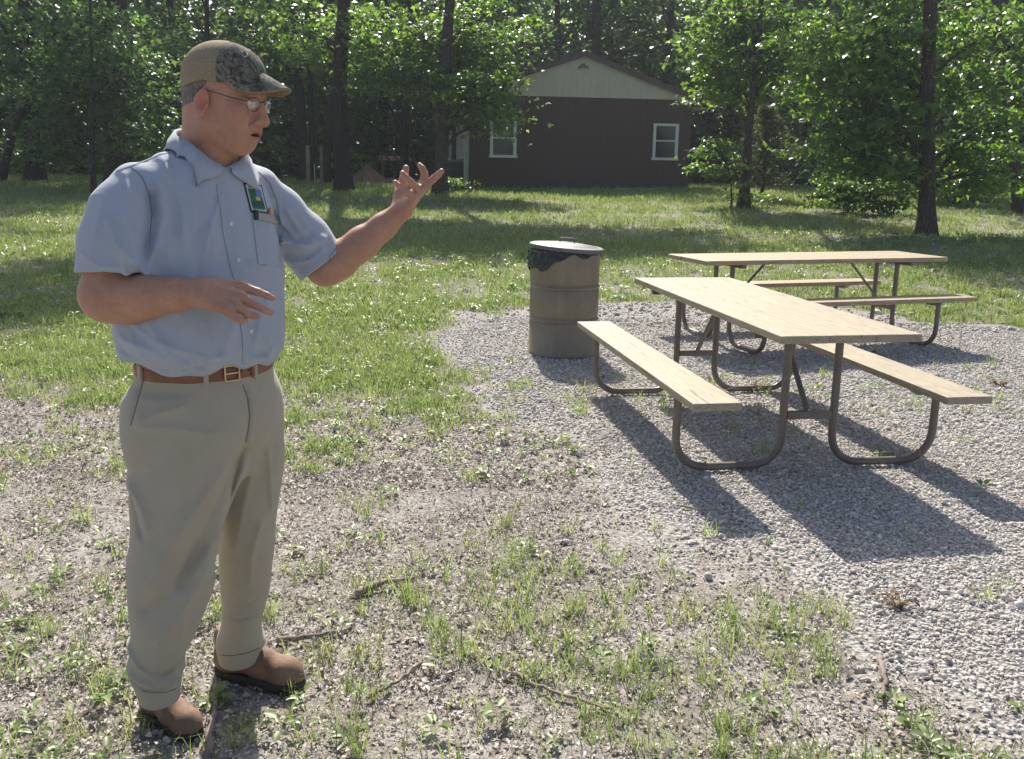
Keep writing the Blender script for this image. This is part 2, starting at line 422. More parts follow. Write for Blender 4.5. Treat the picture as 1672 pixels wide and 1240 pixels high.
# barricade, posts
M_post = plain('raw_post_wood', (.30, .22, .12), .8, 0, .3, 20, .25)
def P2(px, py, Y):
    q = at(px, py, Y); return q
def strp():
    t = NT('orange_white_stripes'); v = t.co(); sp = t.n('ShaderNodeSeparateXYZ', i_0=v)
    s = t.math('ADD', sp.outputs[0], t.math('MULTIPLY', sp.outputs[2], .8)); s = t.math('FRACT', t.math('MULTIPLY', s, 3.0)); s = t.math('GREATER_THAN', s, .5)
    return t.done(t.pbr(t.mix(s, (.62, .12, .03), (.62, .60, .56)), .5))
q = P2(645, 290, 38); zb = ground_z(q[0], 38)
br = empty('barricade', (q[0], 38, zb), 0, 'orange and white striped road barricade across the far gravel path', 'barricade')
k_ = 38/1541.45
MB().box((-.66, -.02, .80), (.66, .02, .98), .005).build('striped_board', strp(), br)
for s in (-1, 1):
    MB().box((s*.48-.04, -.3, 0), (s*.48+.04, -.22, 1.0), .004, Matrix.Rotation(R(-14), 4, 'X')@Matrix.Translation((0, .27, 0))).build('leg', M_post, br)
    MB().box((s*.48-.04, .22, 0), (s*.48+.04, .30, 1.0), .004, Matrix.Rotation(R(14), 4, 'X')@Matrix.Translation((0, -.27, 0))).build('leg', M_post, br)
def post(px, pyb, pyt, Y, w, label, mat, name='wooden_post'):
    a = at(px, pyb, Y); h = (pyb-pyt)*Y/FPX*1.0
    z = float(ground_z(a[0], Y)); top = at(px, pyt, Y)[2]
    o = MB().box((-w/2, -w/2, -.1), (w/2, w/2, top-z), .006).build(name, mat, None); o.location = (a[0], Y, z)
    return tag(o, label, 'post')
post(504, 299, 238, 29, .10, 'taller tan square wooden post left of the big dark tree trunk', M_post)
post(525.5, 297, 240, 30, .085, 'greenish wooden post next to the trunk, right of the tan post', plain('green_wood', (.20, .21, .13), .8, 0, .3, 20, .25))
post(514, 294, 268, 29.6, .03, 'short thin pale stake between the two wooden posts', plain('pale_stake', (.5, .5, .47), .6), 'marker_stake')
# ================================================================ implicit surfaces
def surfnet(sdf, lo, hi, h, B=12):
    lo = np.array(lo, float); hi = np.array(hi, float)
    nb = np.ceil((hi-lo)/h/B).astype(int); n = nb*B+1
    G = np.full(n, 1.0, np.float32)
    bc = np.stack(np.meshgrid(*[lo[i]+(np.arange(nb[i])+.5)*B*h for i in range(3)], indexing='ij'), -1)
    dc = sdf.eval(bc.reshape(-1, 3)).reshape(nb); rad = B*h*.5*1.7321
    o = np.arange(B+1)*h; off = np.stack(np.meshgrid(o, o, o, indexing='ij'), -1).reshape(-1, 3)
    for (i, j, k) in np.ndindex(*nb):
        d = dc[i, j, k]
        sl_ = (slice(i*B, i*B+B+1), slice(j*B, j*B+B+1), slice(k*B, k*B+B+1))
        if abs(d) > rad*1.5+.004:
            if d < 0: G[sl_] = -1.0
    for (i, j, k) in np.ndindex(*nb):
        if abs(dc[i, j, k]) <= rad*1.5+.004:
            sl_ = (slice(i*B, i*B+B+1), slice(j*B, j*B+B+1), slice(k*B, k*B+B+1))
            p0 = lo+np.array([i, j, k])*B*h
            G[sl_] = sdf.eval(p0+off, p0+B*h/2, rad).reshape(B+1, B+1, B+1)
    neg = G < 0; ids = []; pos = []; flips = []
    st = np.array([n[1]*n[2], n[2], 1])
    for ax in range(3):
        a = [slice(None)]*3; b = [slice(None)]*3; a[ax] = slice(0, -1); b[ax] = slice(1, None)
        cr = np.argwhere(neg[tuple(a)] != neg[tuple(b)])
        cr = cr[np.all((cr > 0) & (cr < n-2), axis=1)]
        c2 = cr.copy(); c2[:, ax] += 1
        g0 = G[cr[:, 0], cr[:, 1], cr[:, 2]]; g1 = G[c2[:, 0], c2[:, 1], c2[:, 2]]
        t = g0/(g0-g1); p = cr.astype(float); p[:, ax] += t
        o1, o2 = [(1, 2), (2, 0), (0, 1)][ax]
        q = []
        for (u, v) in ((0, 0), (-1, 0), (-1, -1), (0, -1)):
            c = cr.copy(); c[:, o1] += u; c[:, o2] += v; q.append(c@st)
        ids.append(np.stack(q, 1)); pos.append(p); flips.append(g0 > 0)
    ids = np.concatenate(ids); pos = np.concatenate(pos); fl = np.concatenate(flips)
    u, inv = np.unique(ids.ravel(), return_inverse=True); inv = inv.reshape(-1, 4)
    cnt = np.bincount(inv.ravel(), minlength=len(u))
    V = np.stack([np.bincount(inv.ravel(), weights=np.repeat(pos[:, c], 4), minlength=len(u))/cnt for c in range(3)], 1)
    F = inv.copy(); F[fl] = F[fl][:, ::-1]
    return V*h+lo, F.astype(np.int32)
class SDF:
    def __init__(s): s.p = []; s.post = []
    def add(s, fn, c, R_, k=.01, op='u'): s.p.append((fn, np.array(c, float), R_, k, op)); return s
    def cap(s, a, b, ra, rb=None, k=.01, op='u'):
        a = np.array(a, float); b = np.array(b, float); rb = ra if rb is None else rb; ab = b-a; L = max(ab@ab, 1e-9)
        def fn(P):
            t = np.clip(((P-a)@ab)/L, 0, 1); return np.linalg.norm(P-a-t[:, None]*ab, axis=1)-(ra+(rb-ra)*t)
        return s.add(fn, (a+b)/2, math.sqrt(L)/2+max(ra, rb), k, op)
    def chain(s, pts, k=.01, op='u'):
        for q, w in zip(pts[:-1], pts[1:]): s.cap(q[:3], w[:3], q[3], w[3], k, op)
        return s
    def ell(s, c, r, k=.01, op='u', M=None):
        c = np.array(c, float); r = np.array(r, float)
        def fn(P):
            q = P-c
            if M is not None: q = q@M                 # columns of M: axes of the ellipsoid
            k0 = np.linalg.norm(q/r, axis=1); k1 = np.linalg.norm(q/(r*r), axis=1)+1e-9
            return k0*(k0-1)/k1
        return s.add(fn, c, r.max(), k, op)
    def loft(s, rows, rot=0.0, k=.01, op='u', pw=2.0):
        """rows (z, cx, cy, rx, ry), z descending or ascending: stacked ellipses turned by rot"""
        rows = np.array(sorted(rows), float); z = rows[:, 0]; c_, s_ = math.cos(rot), math.sin(rot)
        zz = np.linspace(z[0], z[-1], 160)
        def cub(y):
            m = np.gradient(y, z); i = np.clip(np.searchsorted(z, zz)-1, 0, len(z)-2); hh = z[i+1]-z[i]; t = (zz-z[i])/hh
            return (2*t**3-3*t**2+1)*y[i]+(t**3-2*t**2+t)*hh*m[i]+(-2*t**3+3*t**2)*y[i+1]+(t**3-t**2)*hh*m[i+1]
        T = [cub(rows[:, j]) for j in (1, 2, 3, 4)]
        def fn(P):
            zc = np.clip(P[:, 2], z[0], z[-1]); cx, cy, rx, ry = [np.interp(zc, zz, q) for q in T]
            x = P[:, 0]-cx; y = P[:, 1]-cy; a = x*c_+y*s_; b = -x*s_+y*c_
            kk = (np.abs(a/rx)**pw+np.abs(b/ry)**pw)**(1/pw)
            k1 = np.sqrt((a/rx**2)**2+(b/ry**2)**2)/np.maximum(np.sqrt((a/rx)**2+(b/ry)**2), 1e-6)+1e-9
            d = (kk-1)/np.maximum(k1, 1/np.maximum(rx, ry))
            dz = np.abs(P[:, 2]-zc)
            return np.where(dz > 0, np.where(d > 0, np.hypot(d, dz), np.maximum(d, dz)), np.maximum(d, -np.minimum(P[:, 2]-z[0], z[-1]-P[:, 2])-1e-4))
        cen = [rows[:, 1].mean(), rows[:, 2].mean(), (z[0]+z[-1])/2]
        return s.add(fn, cen, (z[-1]-z[0])/2+rows[:, 3:].max()+np.ptp(rows[:, 1])+np.ptp(rows[:, 2]), k, op)
    def group(s, sub, c, R_, k=.005): return s.add(lambda P: sub.eval(P), c, R_, k)
    def eval(s, P, c=None, rad=0):
        d = np.full(len(P), .5)
        for (fn, pc, R_, k, op) in s.p:
            if c is not None and np.linalg.norm(c-pc)-R_-rad > k+.03: continue
            e = fn(P)
            if op == 'u':
                hh = np.clip(k-np.abs(d-e), 0, None)/k; d = np.minimum(d, e)-hh*hh*k/4
            elif op == 's':
                e = -e; hh = np.clip(k-np.abs(d-e), 0, None)/k; d = np.maximum(d, e)+hh*hh*k/4
            elif op == 'i':
                hh = np.clip(k-np.abs(d-e), 0, None)/k; d = np.maximum(d, e)+hh*hh*k/4
        for f in s.post: d = f(P, d)
        return d

# ================================================================ the man
MX, MY = -.76, 2.40; MROT = math.atan2(.309, .951)
man = empty('person', (MX, MY, 0), MROT, 'man in light blue short-sleeved shirt, khaki trousers and camouflage cap, gesturing with both hands', 'person')
_ex = np.array([math.cos(MROT), math.sin(MROT), 0]); _ey = np.array([-math.sin(MROT), math.cos(MROT), 0])
def mp(px, py, d=0.0):                      # measured point of the figure, in the man's own frame
    v = ray(px, py); t = (d-(_ey@np.array([-MX, -MY, 0])))/(_ey@v)
    p = v*t+np.array([-MX, -MY, EYE]); return np.array([p@_ex, d, p[2]])
def mq(px, py, d, r): return [*mp(px, py, d), r]
KS = .93
CH = R(30)                                   # chest turned from the camera towards the right
fwd = np.array([math.sin(CH), -math.cos(CH), 0]); lft = np.array([math.cos(CH), math.sin(CH), 0])
def row(px, py, W, D, f=0.0, d=0.0):
    p = mp(px, py, d)+fwd*f; return (p[2], p[0], p[1], W*KS, D*KS)
# ---- head frame
HS = 1.05; HYAW = R(57); HPI = R(9)
hf = np.array([math.sin(HYAW)*math.cos(HPI), -math.cos(HYAW)*math.cos(HPI), -math.sin(HPI)])
hl = np.array([math.cos(HYAW), math.sin(HYAW), 0]); hu = np.cross(hf, hl)
if hu[2] < 0: hu = -hu
HM = np.stack([hf, hl, hu], 1)*1.0           # columns = axes
HC = mp(370.5, 170, -.05)
def hp_(x, y, z):
    zz = min(z+.02, 0); z = max(z, -.02)+zz*.84; x = x*(.90 if x > 0 else 1)+.20*zz
    return HC+HM@np.array([x, y, z])*HS
def hloc(P):
    q = ((P-HC)@HM)/HS; zz = np.minimum(q[:, 2]+.02, 0)/.84; q[:, 2] = np.maximum(q[:, 2], -.02)+zz
    q[:, 0] -= .20*zz; q[:, 0] = np.where(q[:, 0] > 0, q[:, 0]/.90, q[:, 0]); return q
def head_sdf(s):
    H = lambda x, y, z, r: [*hp_(x, y, z), r*HS]
    s.ell(hp_(-.018, 0, .043), np.array([.091, .071, .085])*HS, M=HM)
    s.ell(hp_(.022, 0, -.033), np.array([.064, .056, .070])*HS, k=.04, M=HM)
    s.ell(hp_(-.040, 0, -.02), np.array([.060, .060, .07])*HS, k=.03, M=HM)
    for y in (-1, 1):
        s.cap(hp_(-.004, y*.050, -.052), hp_(.056, y*.020, -.095), .0185*HS, .018*HS, k=.035)
        s.ell(hp_(.054, y*.037, -.016), np.array([.024, .022, .022])*HS, k=.03, M=HM)
        s.ell(hp_(.060, y*.025, -.060), np.array([.020, .017, .020])*HS, k=.03, M=HM)
    s.ell(hp_(.074, 0, -.095), np.array([.0175, .021, .0175])*HS, k=.028, M=HM)
    s.ell(hp_(.026, 0, -.082), np.array([.045, .040, .024])*HS, k=.03, M=HM)
    s.cap(hp_(.080, -.026, .032), hp_(.080, .026, .032), .0095*HS, k=.02)
    for y in (-1, 1): s.ell(hp_(.098, y*.031, .012), np.array([.016, .017, .014])*HS, k=.016, op='s', M=HM)
    s.ell(hp_(.078, 0, -.055), np.array([.020, .030, .024])*HS, k=.02, M=HM)     # muzzle
    s.cap(hp_(.088, 0, .022), hp_(.106, 0, -.018), .0085*HS, .0115*HS, k=.012)
    s.ell(hp_(.1105, 0, -.0265), np.array([.0125, .0125, .0115])*HS, k=.010, M=HM)
    for y in (-1, 1):
        s.ell(hp_(.099, y*.0125, -.030), np.array([.0115, .0080, .0085])*HS, k=.007, M=HM)
        s.ell(hp_(.104, y*.0075, -.0405), np.array([.006, .0035, .004])*HS, k=.003, op='s', M=HM)
        s.ell(hp_(.0765, y*.031, .012), np.array([.0135, .0135, .0120])*HS, k=.004, M=HM)
        s.cap(hp_(.083, y*.019, .0195), hp_(.077, y*.044, .019), .0045*HS, k=.006)    # upper lid fold
        s.cap(hp_(.086, y*.018, .001), hp_(.078, y*.043, .001), .004*HS, k=.010)
        if 0: s.cap(hp_(.082, y*.045, -.045), hp_(.094, y*.018, -.030), .0016*HS, k=.008, op='s')  # nasolabial
    s.ell(hp_(.0945, 0, -.0585), np.array([.0070, .024, .0040])*HS, k=.008, M=HM)
    s.ell(hp_(.0925, 0, -.0705), np.array([.0070, .021, .0045])*HS, k=.008, M=HM)
    s.ell(hp_(.098, 0, -.0645), np.array([.012, .021, .0030])*HS, k=.003, op='s', M=HM)
    for y in (-1, 1): s.cap(hp_(.086, y*.023, -.062), hp_(.080, y*.030, -.058), .0022*HS, k=.006, op='s'); s.cap(hp_(.092, y*.020, -.026), hp_(.082, y*.034, -.052), .0011*HS, k=.010, op='s')
    s.ell(hp_(.087, 0, -.082), np.array([.004, .014, .004])*HS, k=.012, op='s', M=HM)
    for y in (-1, 1):                         # ears
        tl = R(-12); c, q = math.cos(tl), math.sin(tl)
        A_ = np.stack([HM@np.array([c, y*.30, q]), HM@np.array([-.3*y*0, 1, 0]), HM@np.array([-q, 0, c])], 1)
        A_ = np.stack([v/np.linalg.norm(v) for v in A_.T], 1)
        s.ell(hp_(-.016, y*.079, -.004), np.array([.0165, .0085, .032])*HS, k=.006, M=A_)
        s.ell(hp_(-.010, y*.0875, -.003), np.array([.0095, .0115, .017])*HS, k=.002, op='s', M=A_)
        s.ell(hp_(-.014, y*.0885, .014), np.array([.0085, .0065, .010])*HS, k=.003, op='s', M=A_)
        s.cap(hp_(.000, y*.079, -.006), hp_(-.002, y*.080, -.014), .0045*HS, k=.004)
        s.ell(hp_(-.010, y*.081, -.031), np.array([.009, .006, .009])*HS, k=.006, M=A_)
def torso_rows(e=0.0):
    return [row(330, 262, .105+e, .085+e, 0), row(326, 283, .165+e, .105+e), row(324, 312, .203+e, .122+e, .0),
            row(324, 350, .220+e, .140+e, .005), row(325, 400, .228+e, .152+e, .01), row(325, 450, .231+e, .160+e, .018), row(322, 500, .232+e, .168+e, .025),
            row(321, 545, .230+e, .172+e, .03), row(326, 578, .220+e, .165+e, .022), row(333, 600, .203+e, .15+e, .01)]
body = SDF()
head_sdf(body)
nb_ = mp(334, 256, 0.0)
body.cap(hp_(-.028, 0, -.03), nb_+[-.002, .008, .0], .057, .068, k=.03)
body.cap(hp_(-.014, 0, -.065), nb_+[.018, -.012, -.03], .040, .048, k=.03)
body.loft([(z, x, y, rx-.032, ry-.032) for (z, x, y, rx, ry) in torso_rows()]+[row(335, 660, .19, .14), row(335, 730, .17, .13)], rot=CH, k=.05)
# legs stay inside the trousers
body.chain([mq(295, 730, -.07, .075), mq(285, 900, -.09, .05), mq(262, 1110, -.085, .036)], k=.03)
body.chain([mq(400, 720, .07, .065), mq(402, 890, .09, .045), mq(390, 1050, .12, .034)], k=.03)
armR = SDF()
# right arm (camera side)
armR.chain([mq(215, 305, -.10, .045), mq(180, 430, -.14, .050), mq(168, 480, -.15, .051)], k=.03)
armR.chain([mq(168, 481, -.15, .050), mq(192, 484, -.17, .0515), mq(240, 485, -.20, .048), mq(290, 480, -.235, .037), mq(328, 477, -.262, .0300)], k=.02)
armR.cap(mp(176, 494, -.15), mp(215, 500, -.17), .044, .040, k=.03)
rf = [  # metacarpal start, knuckle, joint, tip
    [mq(330, 466, -.250, .020), mq(392, 468, -.245, .0125), mq(421, 477, -.250, .0096), mq(436, 483, -.250, .0085), mq(445, 487.5, -.248, .0072)],
    [mq(332, 474, -.262, .021), mq(391, 484, -.268, .0128), mq(419, 499, -.276, .0098), mq(434, 507, -.278, .0086), mq(442, 511, -.277, .0074)],
    [mq(331, 483, -.272, .021), mq(383, 498, -.288, .0122), mq(403, 512, -.296, .0093), mq(414, 516, -.293, .0082), mq(420, 517, -.290, .0072)],
    [mq(328, 488, -.280, .020), mq(372, 507, -.302, .0112), mq(387, 520, -.310, .0084), mq(396, 524, -.308, .0074), mq(401, 525, -.304, .0066)]]
for c in rf:
    armR.cap(c[0][:3], c[1][:3], c[0][3], c[1][3], k=.016)
for c in rf:
    armR.chain(c[1:], k=.0035)
    armR.cap(c[1][:3], np.array(c[1][:3])+(np.array(c[2][:3])-np.array(c[1][:3]))*.25, c[1][3]*1.02, c[1][3]*.9, k=.008)
armR.chain([mq(338, 476, -.235, .020), mq(368, 478, -.215, .0155), mq(392, 490, -.205, .0115), mq(410, 499, -.205, .0095)], k=.008)
body.group(armR, mp(260, 440, -.2), .42, .004)
armL = SDF()
# left arm (far side), raised
armL.chain([mq(430, 310, .10, .045), mq(490, 385, .11, .048), mq(530, 436, .10, .0490)], k=.03)
armL.chain([mq(531, 437, .10, .0485), mq(552, 426, .095, .0490), mq(592, 397, .08, .0425), mq(625, 371, .065, .0335), mq(655, 345, .055, .0275)], k=.02)
lfn = [
    [mq(655, 343, .045, .019), mq(695, 303, .030, .0120), mq(707, 293, .020, .0098), mq(716, 285, .008, .0088), mq(721, 280, .0, .0076)],
    [mq(657, 340, .055, .020), mq(690, 302, .048, .0122), mq(693.5, 284, .046, .0096), mq(689.5, 275, .052, .0086), mq(685, 270, .058, .0074)],
    [mq(660, 342, .040, .019), mq(684, 311, .018, .0116), mq(671, 298, .004, .0093), mq(663, 290, .004, .0084), mq(657, 283, .010, .0074)],
    [mq(662, 345, .030, .017), mq(675, 322, .000, .0108), mq(661, 312, -.012, .0086), mq(652, 304, -.012, .0078), mq(645, 298, -.006, .0068)]]
for c in lfn: armL.cap(c[0][:3], c[1][:3], c[0][3], c[1][3], k=.014)
for c in lfn:
    armL.chain(c[1:], k=.0035)
armL.ell(mp(655, 322, .075), (.020, .020, .030), k=.02)
armL.chain([mq(652, 335, .07, .020), mq(654, 309, .098, .0150), mq(660, 289, .105, .0110), mq(663, 275, .102, .0092)], k=.008)
body.group(armL, mp(560, 390, .06), .42, .004)
lo_ = mp(122, 1180, 0)-[.03, .36, 0]; 
BV, BF = surfnet(body, (-.42, -.40, .04), (.70, .30, 1.86), .0033)
hv = hloc(BV)
# skin tint
tint = np.ones((len(BV), 3))
def blend(mask, c): 
    global tint
    tint = tint*(1-mask[:, None])+tint*np.array(c)*mask[:, None]
isn = sstep(.13, .10, np.linalg.norm(hv-[.02, 0, 0], axis=1)/1.25)
lips = np.exp(-((hv[:, 2]+.0645)/.0095)**4)*np.exp(-(hv[:, 1]/.024)**4)*(hv[:, 0] > .078)*isn
blend(lips, (.82, .52, .55))
mouth = np.exp(-((hv[:, 2]+.0645)/.0036)**4)*np.exp(-(hv[:, 1]/.018)**4)*(hv[:, 0] > .07)*(hv[:, 0] < .0945)
blend(np.clip(mouth, 0, 1), (.35, .2, .2))
blend(.6*np.exp(-((hv[:, 0]-.11)**2+hv[:, 1]**2+(hv[:, 2]+.028)**2)/.018**2), (1.0, .72, .70))
for y in (-1, 1): blend(.5*np.exp(-((hv[:, 0]-.065)**2+(hv[:, 1]-y*.04)**2+(hv[:, 2]+.02)**2)/.028**2), (1.0, .76, .74))
for y in (-1, 1): blend(.5*(np.abs(hv[:, 1]) > .073)*np.exp(-((hv[:, 0]+.012)**2+(hv[:, 2])**2)/.04**2), (1.0, .75, .72))
for y in (-1, 1):
    eye = np.exp(-(((hv[:, 1]-y*.031)/.0125)**4+((hv[:, 2]-.0115)/.0048)**4))*(hv[:, 0] > .083)
    blend(eye, (1.5, 1.9, 2.2)); blend(np.exp(-(((hv[:, 1]-y*.029)/.0048)**4+((hv[:, 2]-.0115)/.0052)**4))*(hv[:, 0] > .083), (.12, .10, .09))
    br_ = np.exp(-(((hv[:, 1]-y*.032)/.019)**4+((hv[:, 2]-.035)/.0045)**4))*(hv[:, 0] > .07); blend(br_*.6, (.55, .5, .45))
stub = np.exp(-((hv[:, 2]+.075)/.035)**4)*(hv[:, 0] > -.02)*isn; blend(stub*.22, (.75, .78, .8))
def skin_mat():
    t = NT('skin'); v = t.co(); at_ = t.n('ShaderNodeAttribute', attribute_name='tint'); n = t.math('ADD', t.math('MULTIPLY', t.noise(v, 22, 5, .7), .7), t.math('MULTIPLY', t.noise(v, 140, 3), .3)); n2 = t.noise(v, 260, 4, .7)
    c = t.mix(t.ramp(n, [(.35, 0.0), (.65, 1.0)]), (.38, .195, .125), (.49, .27, .185))
    c = t.mix(1.0, c, at_.outputs[0], 'MULTIPLY')
    return t.done(t.pbr(c, .46, t.bump(n2, .5, .002), spec=.4, Subsurface_Weight=.12, Subsurface_Scale=.012))
M_skin = skin_mat()
bodyo = mesh_obj('body', BV, BF, M_skin, man, True, tint)

# ---- fabric
def cloth_mat(name, a, b, rough, weave, sc=700):
    t = NT(name); v = t.co(); n = t.noise(v, 12, 4); w1 = t.n('ShaderNodeTexWave', i_Vector=v, i_Scale=sc*.5, bands_direction='Z'); w2 = t.n('ShaderNodeTexWave', i_Vector=v, i_Scale=sc*.5, bands_direction='X')
    h = t.math('ADD', w1.outputs[1], w2.outputs[1]); f = t.noise(v, 260, 3)
    c = t.mix(t.ramp(n, [(.3, 0.0), (.7, 1.0)]), a, b); c = t.mix(t.math('MULTIPLY', f, .35), c, tuple(x*.7 for x in a))
    return t.done(t.pbr(c, rough, t.bump(t.noise(v, 55, 4), weave, .004), spec=.25, Sheen_Weight=.15))
M_shirt = cloth_mat('light_blue_chambray', (.37, .41, .475), (.41, .45, .52), .85, .22)
M_khaki = cloth_mat('khaki_twill', (.395, .35, .265), (.435, .39, .30), .88, .2)

def segd(P, pts):                            # distance in the x-z plane to a polyline
    d = np.full(len(P), 9.); Q = P[:, [0, 2]]
    for a, b in zip(pts[:-1], pts[1:]):
        a = np.array(a); b = np.array(b); ab = b-a; t = np.clip(((Q-a)@ab)/(ab@ab), 0, 1)
        d = np.minimum(d, np.linalg.norm(Q-a-t[:, None]*ab, axis=1))
    return d
def fold_post(folds, FK=1.5):
    F = []
    for (pix, w, amp) in folds:
        pts = [tuple(mp(x, y, -.12)[[0, 2]]) for x, y in pix]; F.append((pts, w, amp, np.array(pts).min(0)-3*w, np.array(pts).max(0)+3*w))
    def f(P, d):
        near = np.abs(d) < .03
        if not near.any(): return d
        Q = P[near]; lo_, hi_ = Q.min(0), Q.max(0); e = np.zeros(len(Q))
        for (pts, w, amp, a, b) in F:
            if a[0] > hi_[0] or b[0] < lo_[0] or a[1] > hi_[2] or b[1] < lo_[2]: continue
            s = segd(Q, pts); e += amp*(FK if abs(amp) < .009 else 1)*np.exp(-(s/w)**1.45)
        d = d.copy(); d[near] -= e*sstep(.10, .02, Q[:, 1]); return d
    return f
def wobble(P, a=.002, f=18):
    return a*(np.sin(P[:, 0]*f+2*np.sin(P[:, 2]*f*.6))*np.cos(P[:, 2]*f*.8+1.3*np.sin(P[:, 1]*f*.7)))

shirt = SDF()
shirt.loft(torso_rows(.0)[1:] + [row(330, 266, .112, .090)], rot=CH, k=.02, pw=2.25)
shirt.cap(mp(300, 262, -.02), mp(228, 293, -.095), .024, .036, k=.06)
shirt.cap(mp(372, 268, .04), mp(424, 297, .09), .024, .034, k=.06)
slR = [mq(217, 308, -.095, .056), mq(202, 345, -.115, .072), mq(190, 400, -.135, .080), mq(186, 449, -.146, .0865)]
slL = [mq(424, 312, .09, .052), mq(456, 346, .105, .061), mq(494, 392, .11, .068), mq(526, 432, .10, .0735)]

def cutcuff(chain, ext, arm, tilt_n):
    e = np.array(chain[-1][:3]); a = np.array(chain[-2][:3]); n = e-a; n /= np.linalg.norm(n); n = n+np.array(tilt_n); n /= np.linalg.norm(n)
    return e, n, np.array(arm[0][:3]), np.array(arm[1][:3]), arm[2]
cR = cutcuff(slR, 0, (mq(186, 430, -.148, 0), mq(184, 480, -.148, 0), .068), (.08, 0, .05))
cL = cutcuff(slL, 0, (mq(505, 405, .105, 0), mq(532, 440, .10, 0), .063), (.0, 0, 0))
def cuffs(P, d):
    for (e, n, a, b, r) in (cR, cL):
        s_ = (P-e)@n; near = (np.linalg.norm(P-e, axis=1) < .16) & (s_ > -.06)
        if near.any():
            Q = P[near]; ab = b-a; t = ((Q-a)@ab)/(ab@ab); q = np.linalg.norm(Q-a-t[:, None]*ab, axis=1)-r
            cav = np.maximum(q, -(s_[near]+.025))
            dd = np.maximum(d[near], s_[near]); dd = np.maximum(dd, -cav); d = d.copy(); d[near] = dd
    return d
SF = [  # pixel polylines, width, height: ridges > 0, creases < 0
    ([(266, 262), (262, 300), (268, 350), (258, 400)], .011, .006), ([(280, 275), (290, 330), (290, 380)], .010, -.004),
    ([(268, 265), (285, 300), (302, 350), (300, 400)], .010, .0055), ([(248, 320), (251, 350), (247, 380), (240, 420), (232, 447)], .011, -.007),
    ([(236, 290), (245, 320), (248, 345)], .010, -.003),
    ([(206, 400), (225, 425), (240, 440)], .010, .008), ([(165, 395), (195, 420), (228, 440)], .010, -.0015), ([(212, 350), (222, 390), (232, 420)], .012, .007),
    ([(205, 285), (212, 320), (208, 350)], .010, .005), ([(258, 400), (245, 430), (250, 450)], .012, .006),
    ([(330, 310), (345, 360), (352, 410)], .012, .0045), ([(300, 330), (320, 390), (322, 440)], .014, -.003),
    ([(197, 548), (240, 560), (290, 585), (320, 592)], .012, .006), ([(200, 572), (240, 585), (280, 600)], .009, -.006),
    ([(245, 520), (270, 560), (310, 590)], .012, .005), ([(430, 540), (448, 565), (440, 585)], .010, .005), ([(352, 590), (370, 560), (380, 530)], .012, .004),
    ([(300, 596), (316, 590), (330, 596)], .007, -.008), ([(395, 592), (410, 575), (430, 580)], .008, -.005),
    ([(440, 300), (455, 340), (462, 400), (460, 430)], .010, -.010),
    ([(478, 350), (500, 385), (520, 400)], .009, .006), ([(470, 400), (505, 410), (540, 400)], .009, .007), ([(480, 425), (510, 430), (530, 420)], .008, -.005),
    ([(468, 380), (490, 400), (520, 390)], .008, -.006), ([(500, 360), (520, 385), (545, 395)], .008, .004),
    ([(385, 262), (400, 285)], .010, .004), ([(343, 470), (355, 520), (365, 570)], .013, .0035), ([(412, 430), (430, 440), (445, 432)], .008, .004),
    ([(285, 470), (300, 520), (290, 560)], .016, .004), ([(172, 325), (162, 380), (152, 430)], .008, .0035), ([(180, 355), (200, 400), (212, 444)], .008, .0045),
    ([(270, 300), (280, 370), (276, 425)], .008, .0035), ([(215, 520), (250, 545), (300, 562)], .009, .0035), ([(445, 480), (425, 520), (416, 560)], .008, .0035), ([(300, 562), (340, 577), (392, 570)], .008, .0035),
    ([(363, 318), (350, 350), (336, 402)], .007, .0035), ([(352, 330), (340, 362), (322, 384)], .006, -.002), ([(310, 300), (318, 350), (312, 420)], .009, .003), ([(218, 540), (226, 565), (246, 584)], .007, .0035),
    ([(452, 330), (470, 372), (500, 408)], .006, .0035), ([(488, 440), (512, 436), (538, 416)], .005, .0035), ([(232, 300), (236, 340), (230, 390)], .007, .003), ([(258, 470), (266, 520), (258, 560)], .009, .003),
    ([(140, 410), (170, 428), (200, 430)], .006, .0025), ([(335, 520), (345, 555), (340, 590)], .008, .003)]
slv = SDF(); slv.chain(slR, k=.028); slv.chain(slL, k=.028); slv.post = [cuffs]
shirt.group(slv, mp(350, 370, 0), .7, .024)
shirt.post = [lambda P, d: d-wobble(P, .0022, 17)-wobble(P[:, [1, 2, 0]], .0016, 31), fold_post(SF, 1.75)]
hem0 = mp(333, 611, -.15)[2]
def hemf(P, d):   # lower edge of the shirt
    ang = P[:, 0]*1.0; zb_ = hem0+.010*np.sin(P[:, 0]*31+1)+.007*np.sin(P[:, 0]*57+P[:, 1]*40)+.018*sstep(.02, .22, P[:, 0])+.020*sstep(-.05, -.22, P[:, 0])+.05*sstep(.0, .15, P[:, 1])
    s = zb_-P[:, 2]; hh = np.clip(.02-np.abs(d-s), 0, None)/.02; return np.where(s > -.08, np.maximum(d, s)+hh*hh*.02/4, d)
shirt.post.append(hemf)
# neck opening
nk0, nk1 = hp_(-.03, 0, -.03), nb_+np.array([.002, 0, -.02])
def neckcut(P, d):
    s = np.linalg.norm(P-(nb_+[.0, .0, .03]), axis=1) < .2
    if not s.any(): return d
    Q = P[s]; ab = nk1-nk0; t = np.clip(((Q-nk0)@ab)/(ab@ab), 0, 1); q = np.linalg.norm(Q-nk0-t[:, None]*ab, axis=1)-.080
    # open wedge below the collar button
    d = d.copy(); d[s] = np.maximum(d[s], -q); return d
shirt.post.append(neckcut)
SV, SFc = surfnet(shirt, (-.44, -.36, .86), (.46, .34, 1.66), .0036)
shirto = mesh_obj('shirt', SV, SFc, M_shirt, man, True)

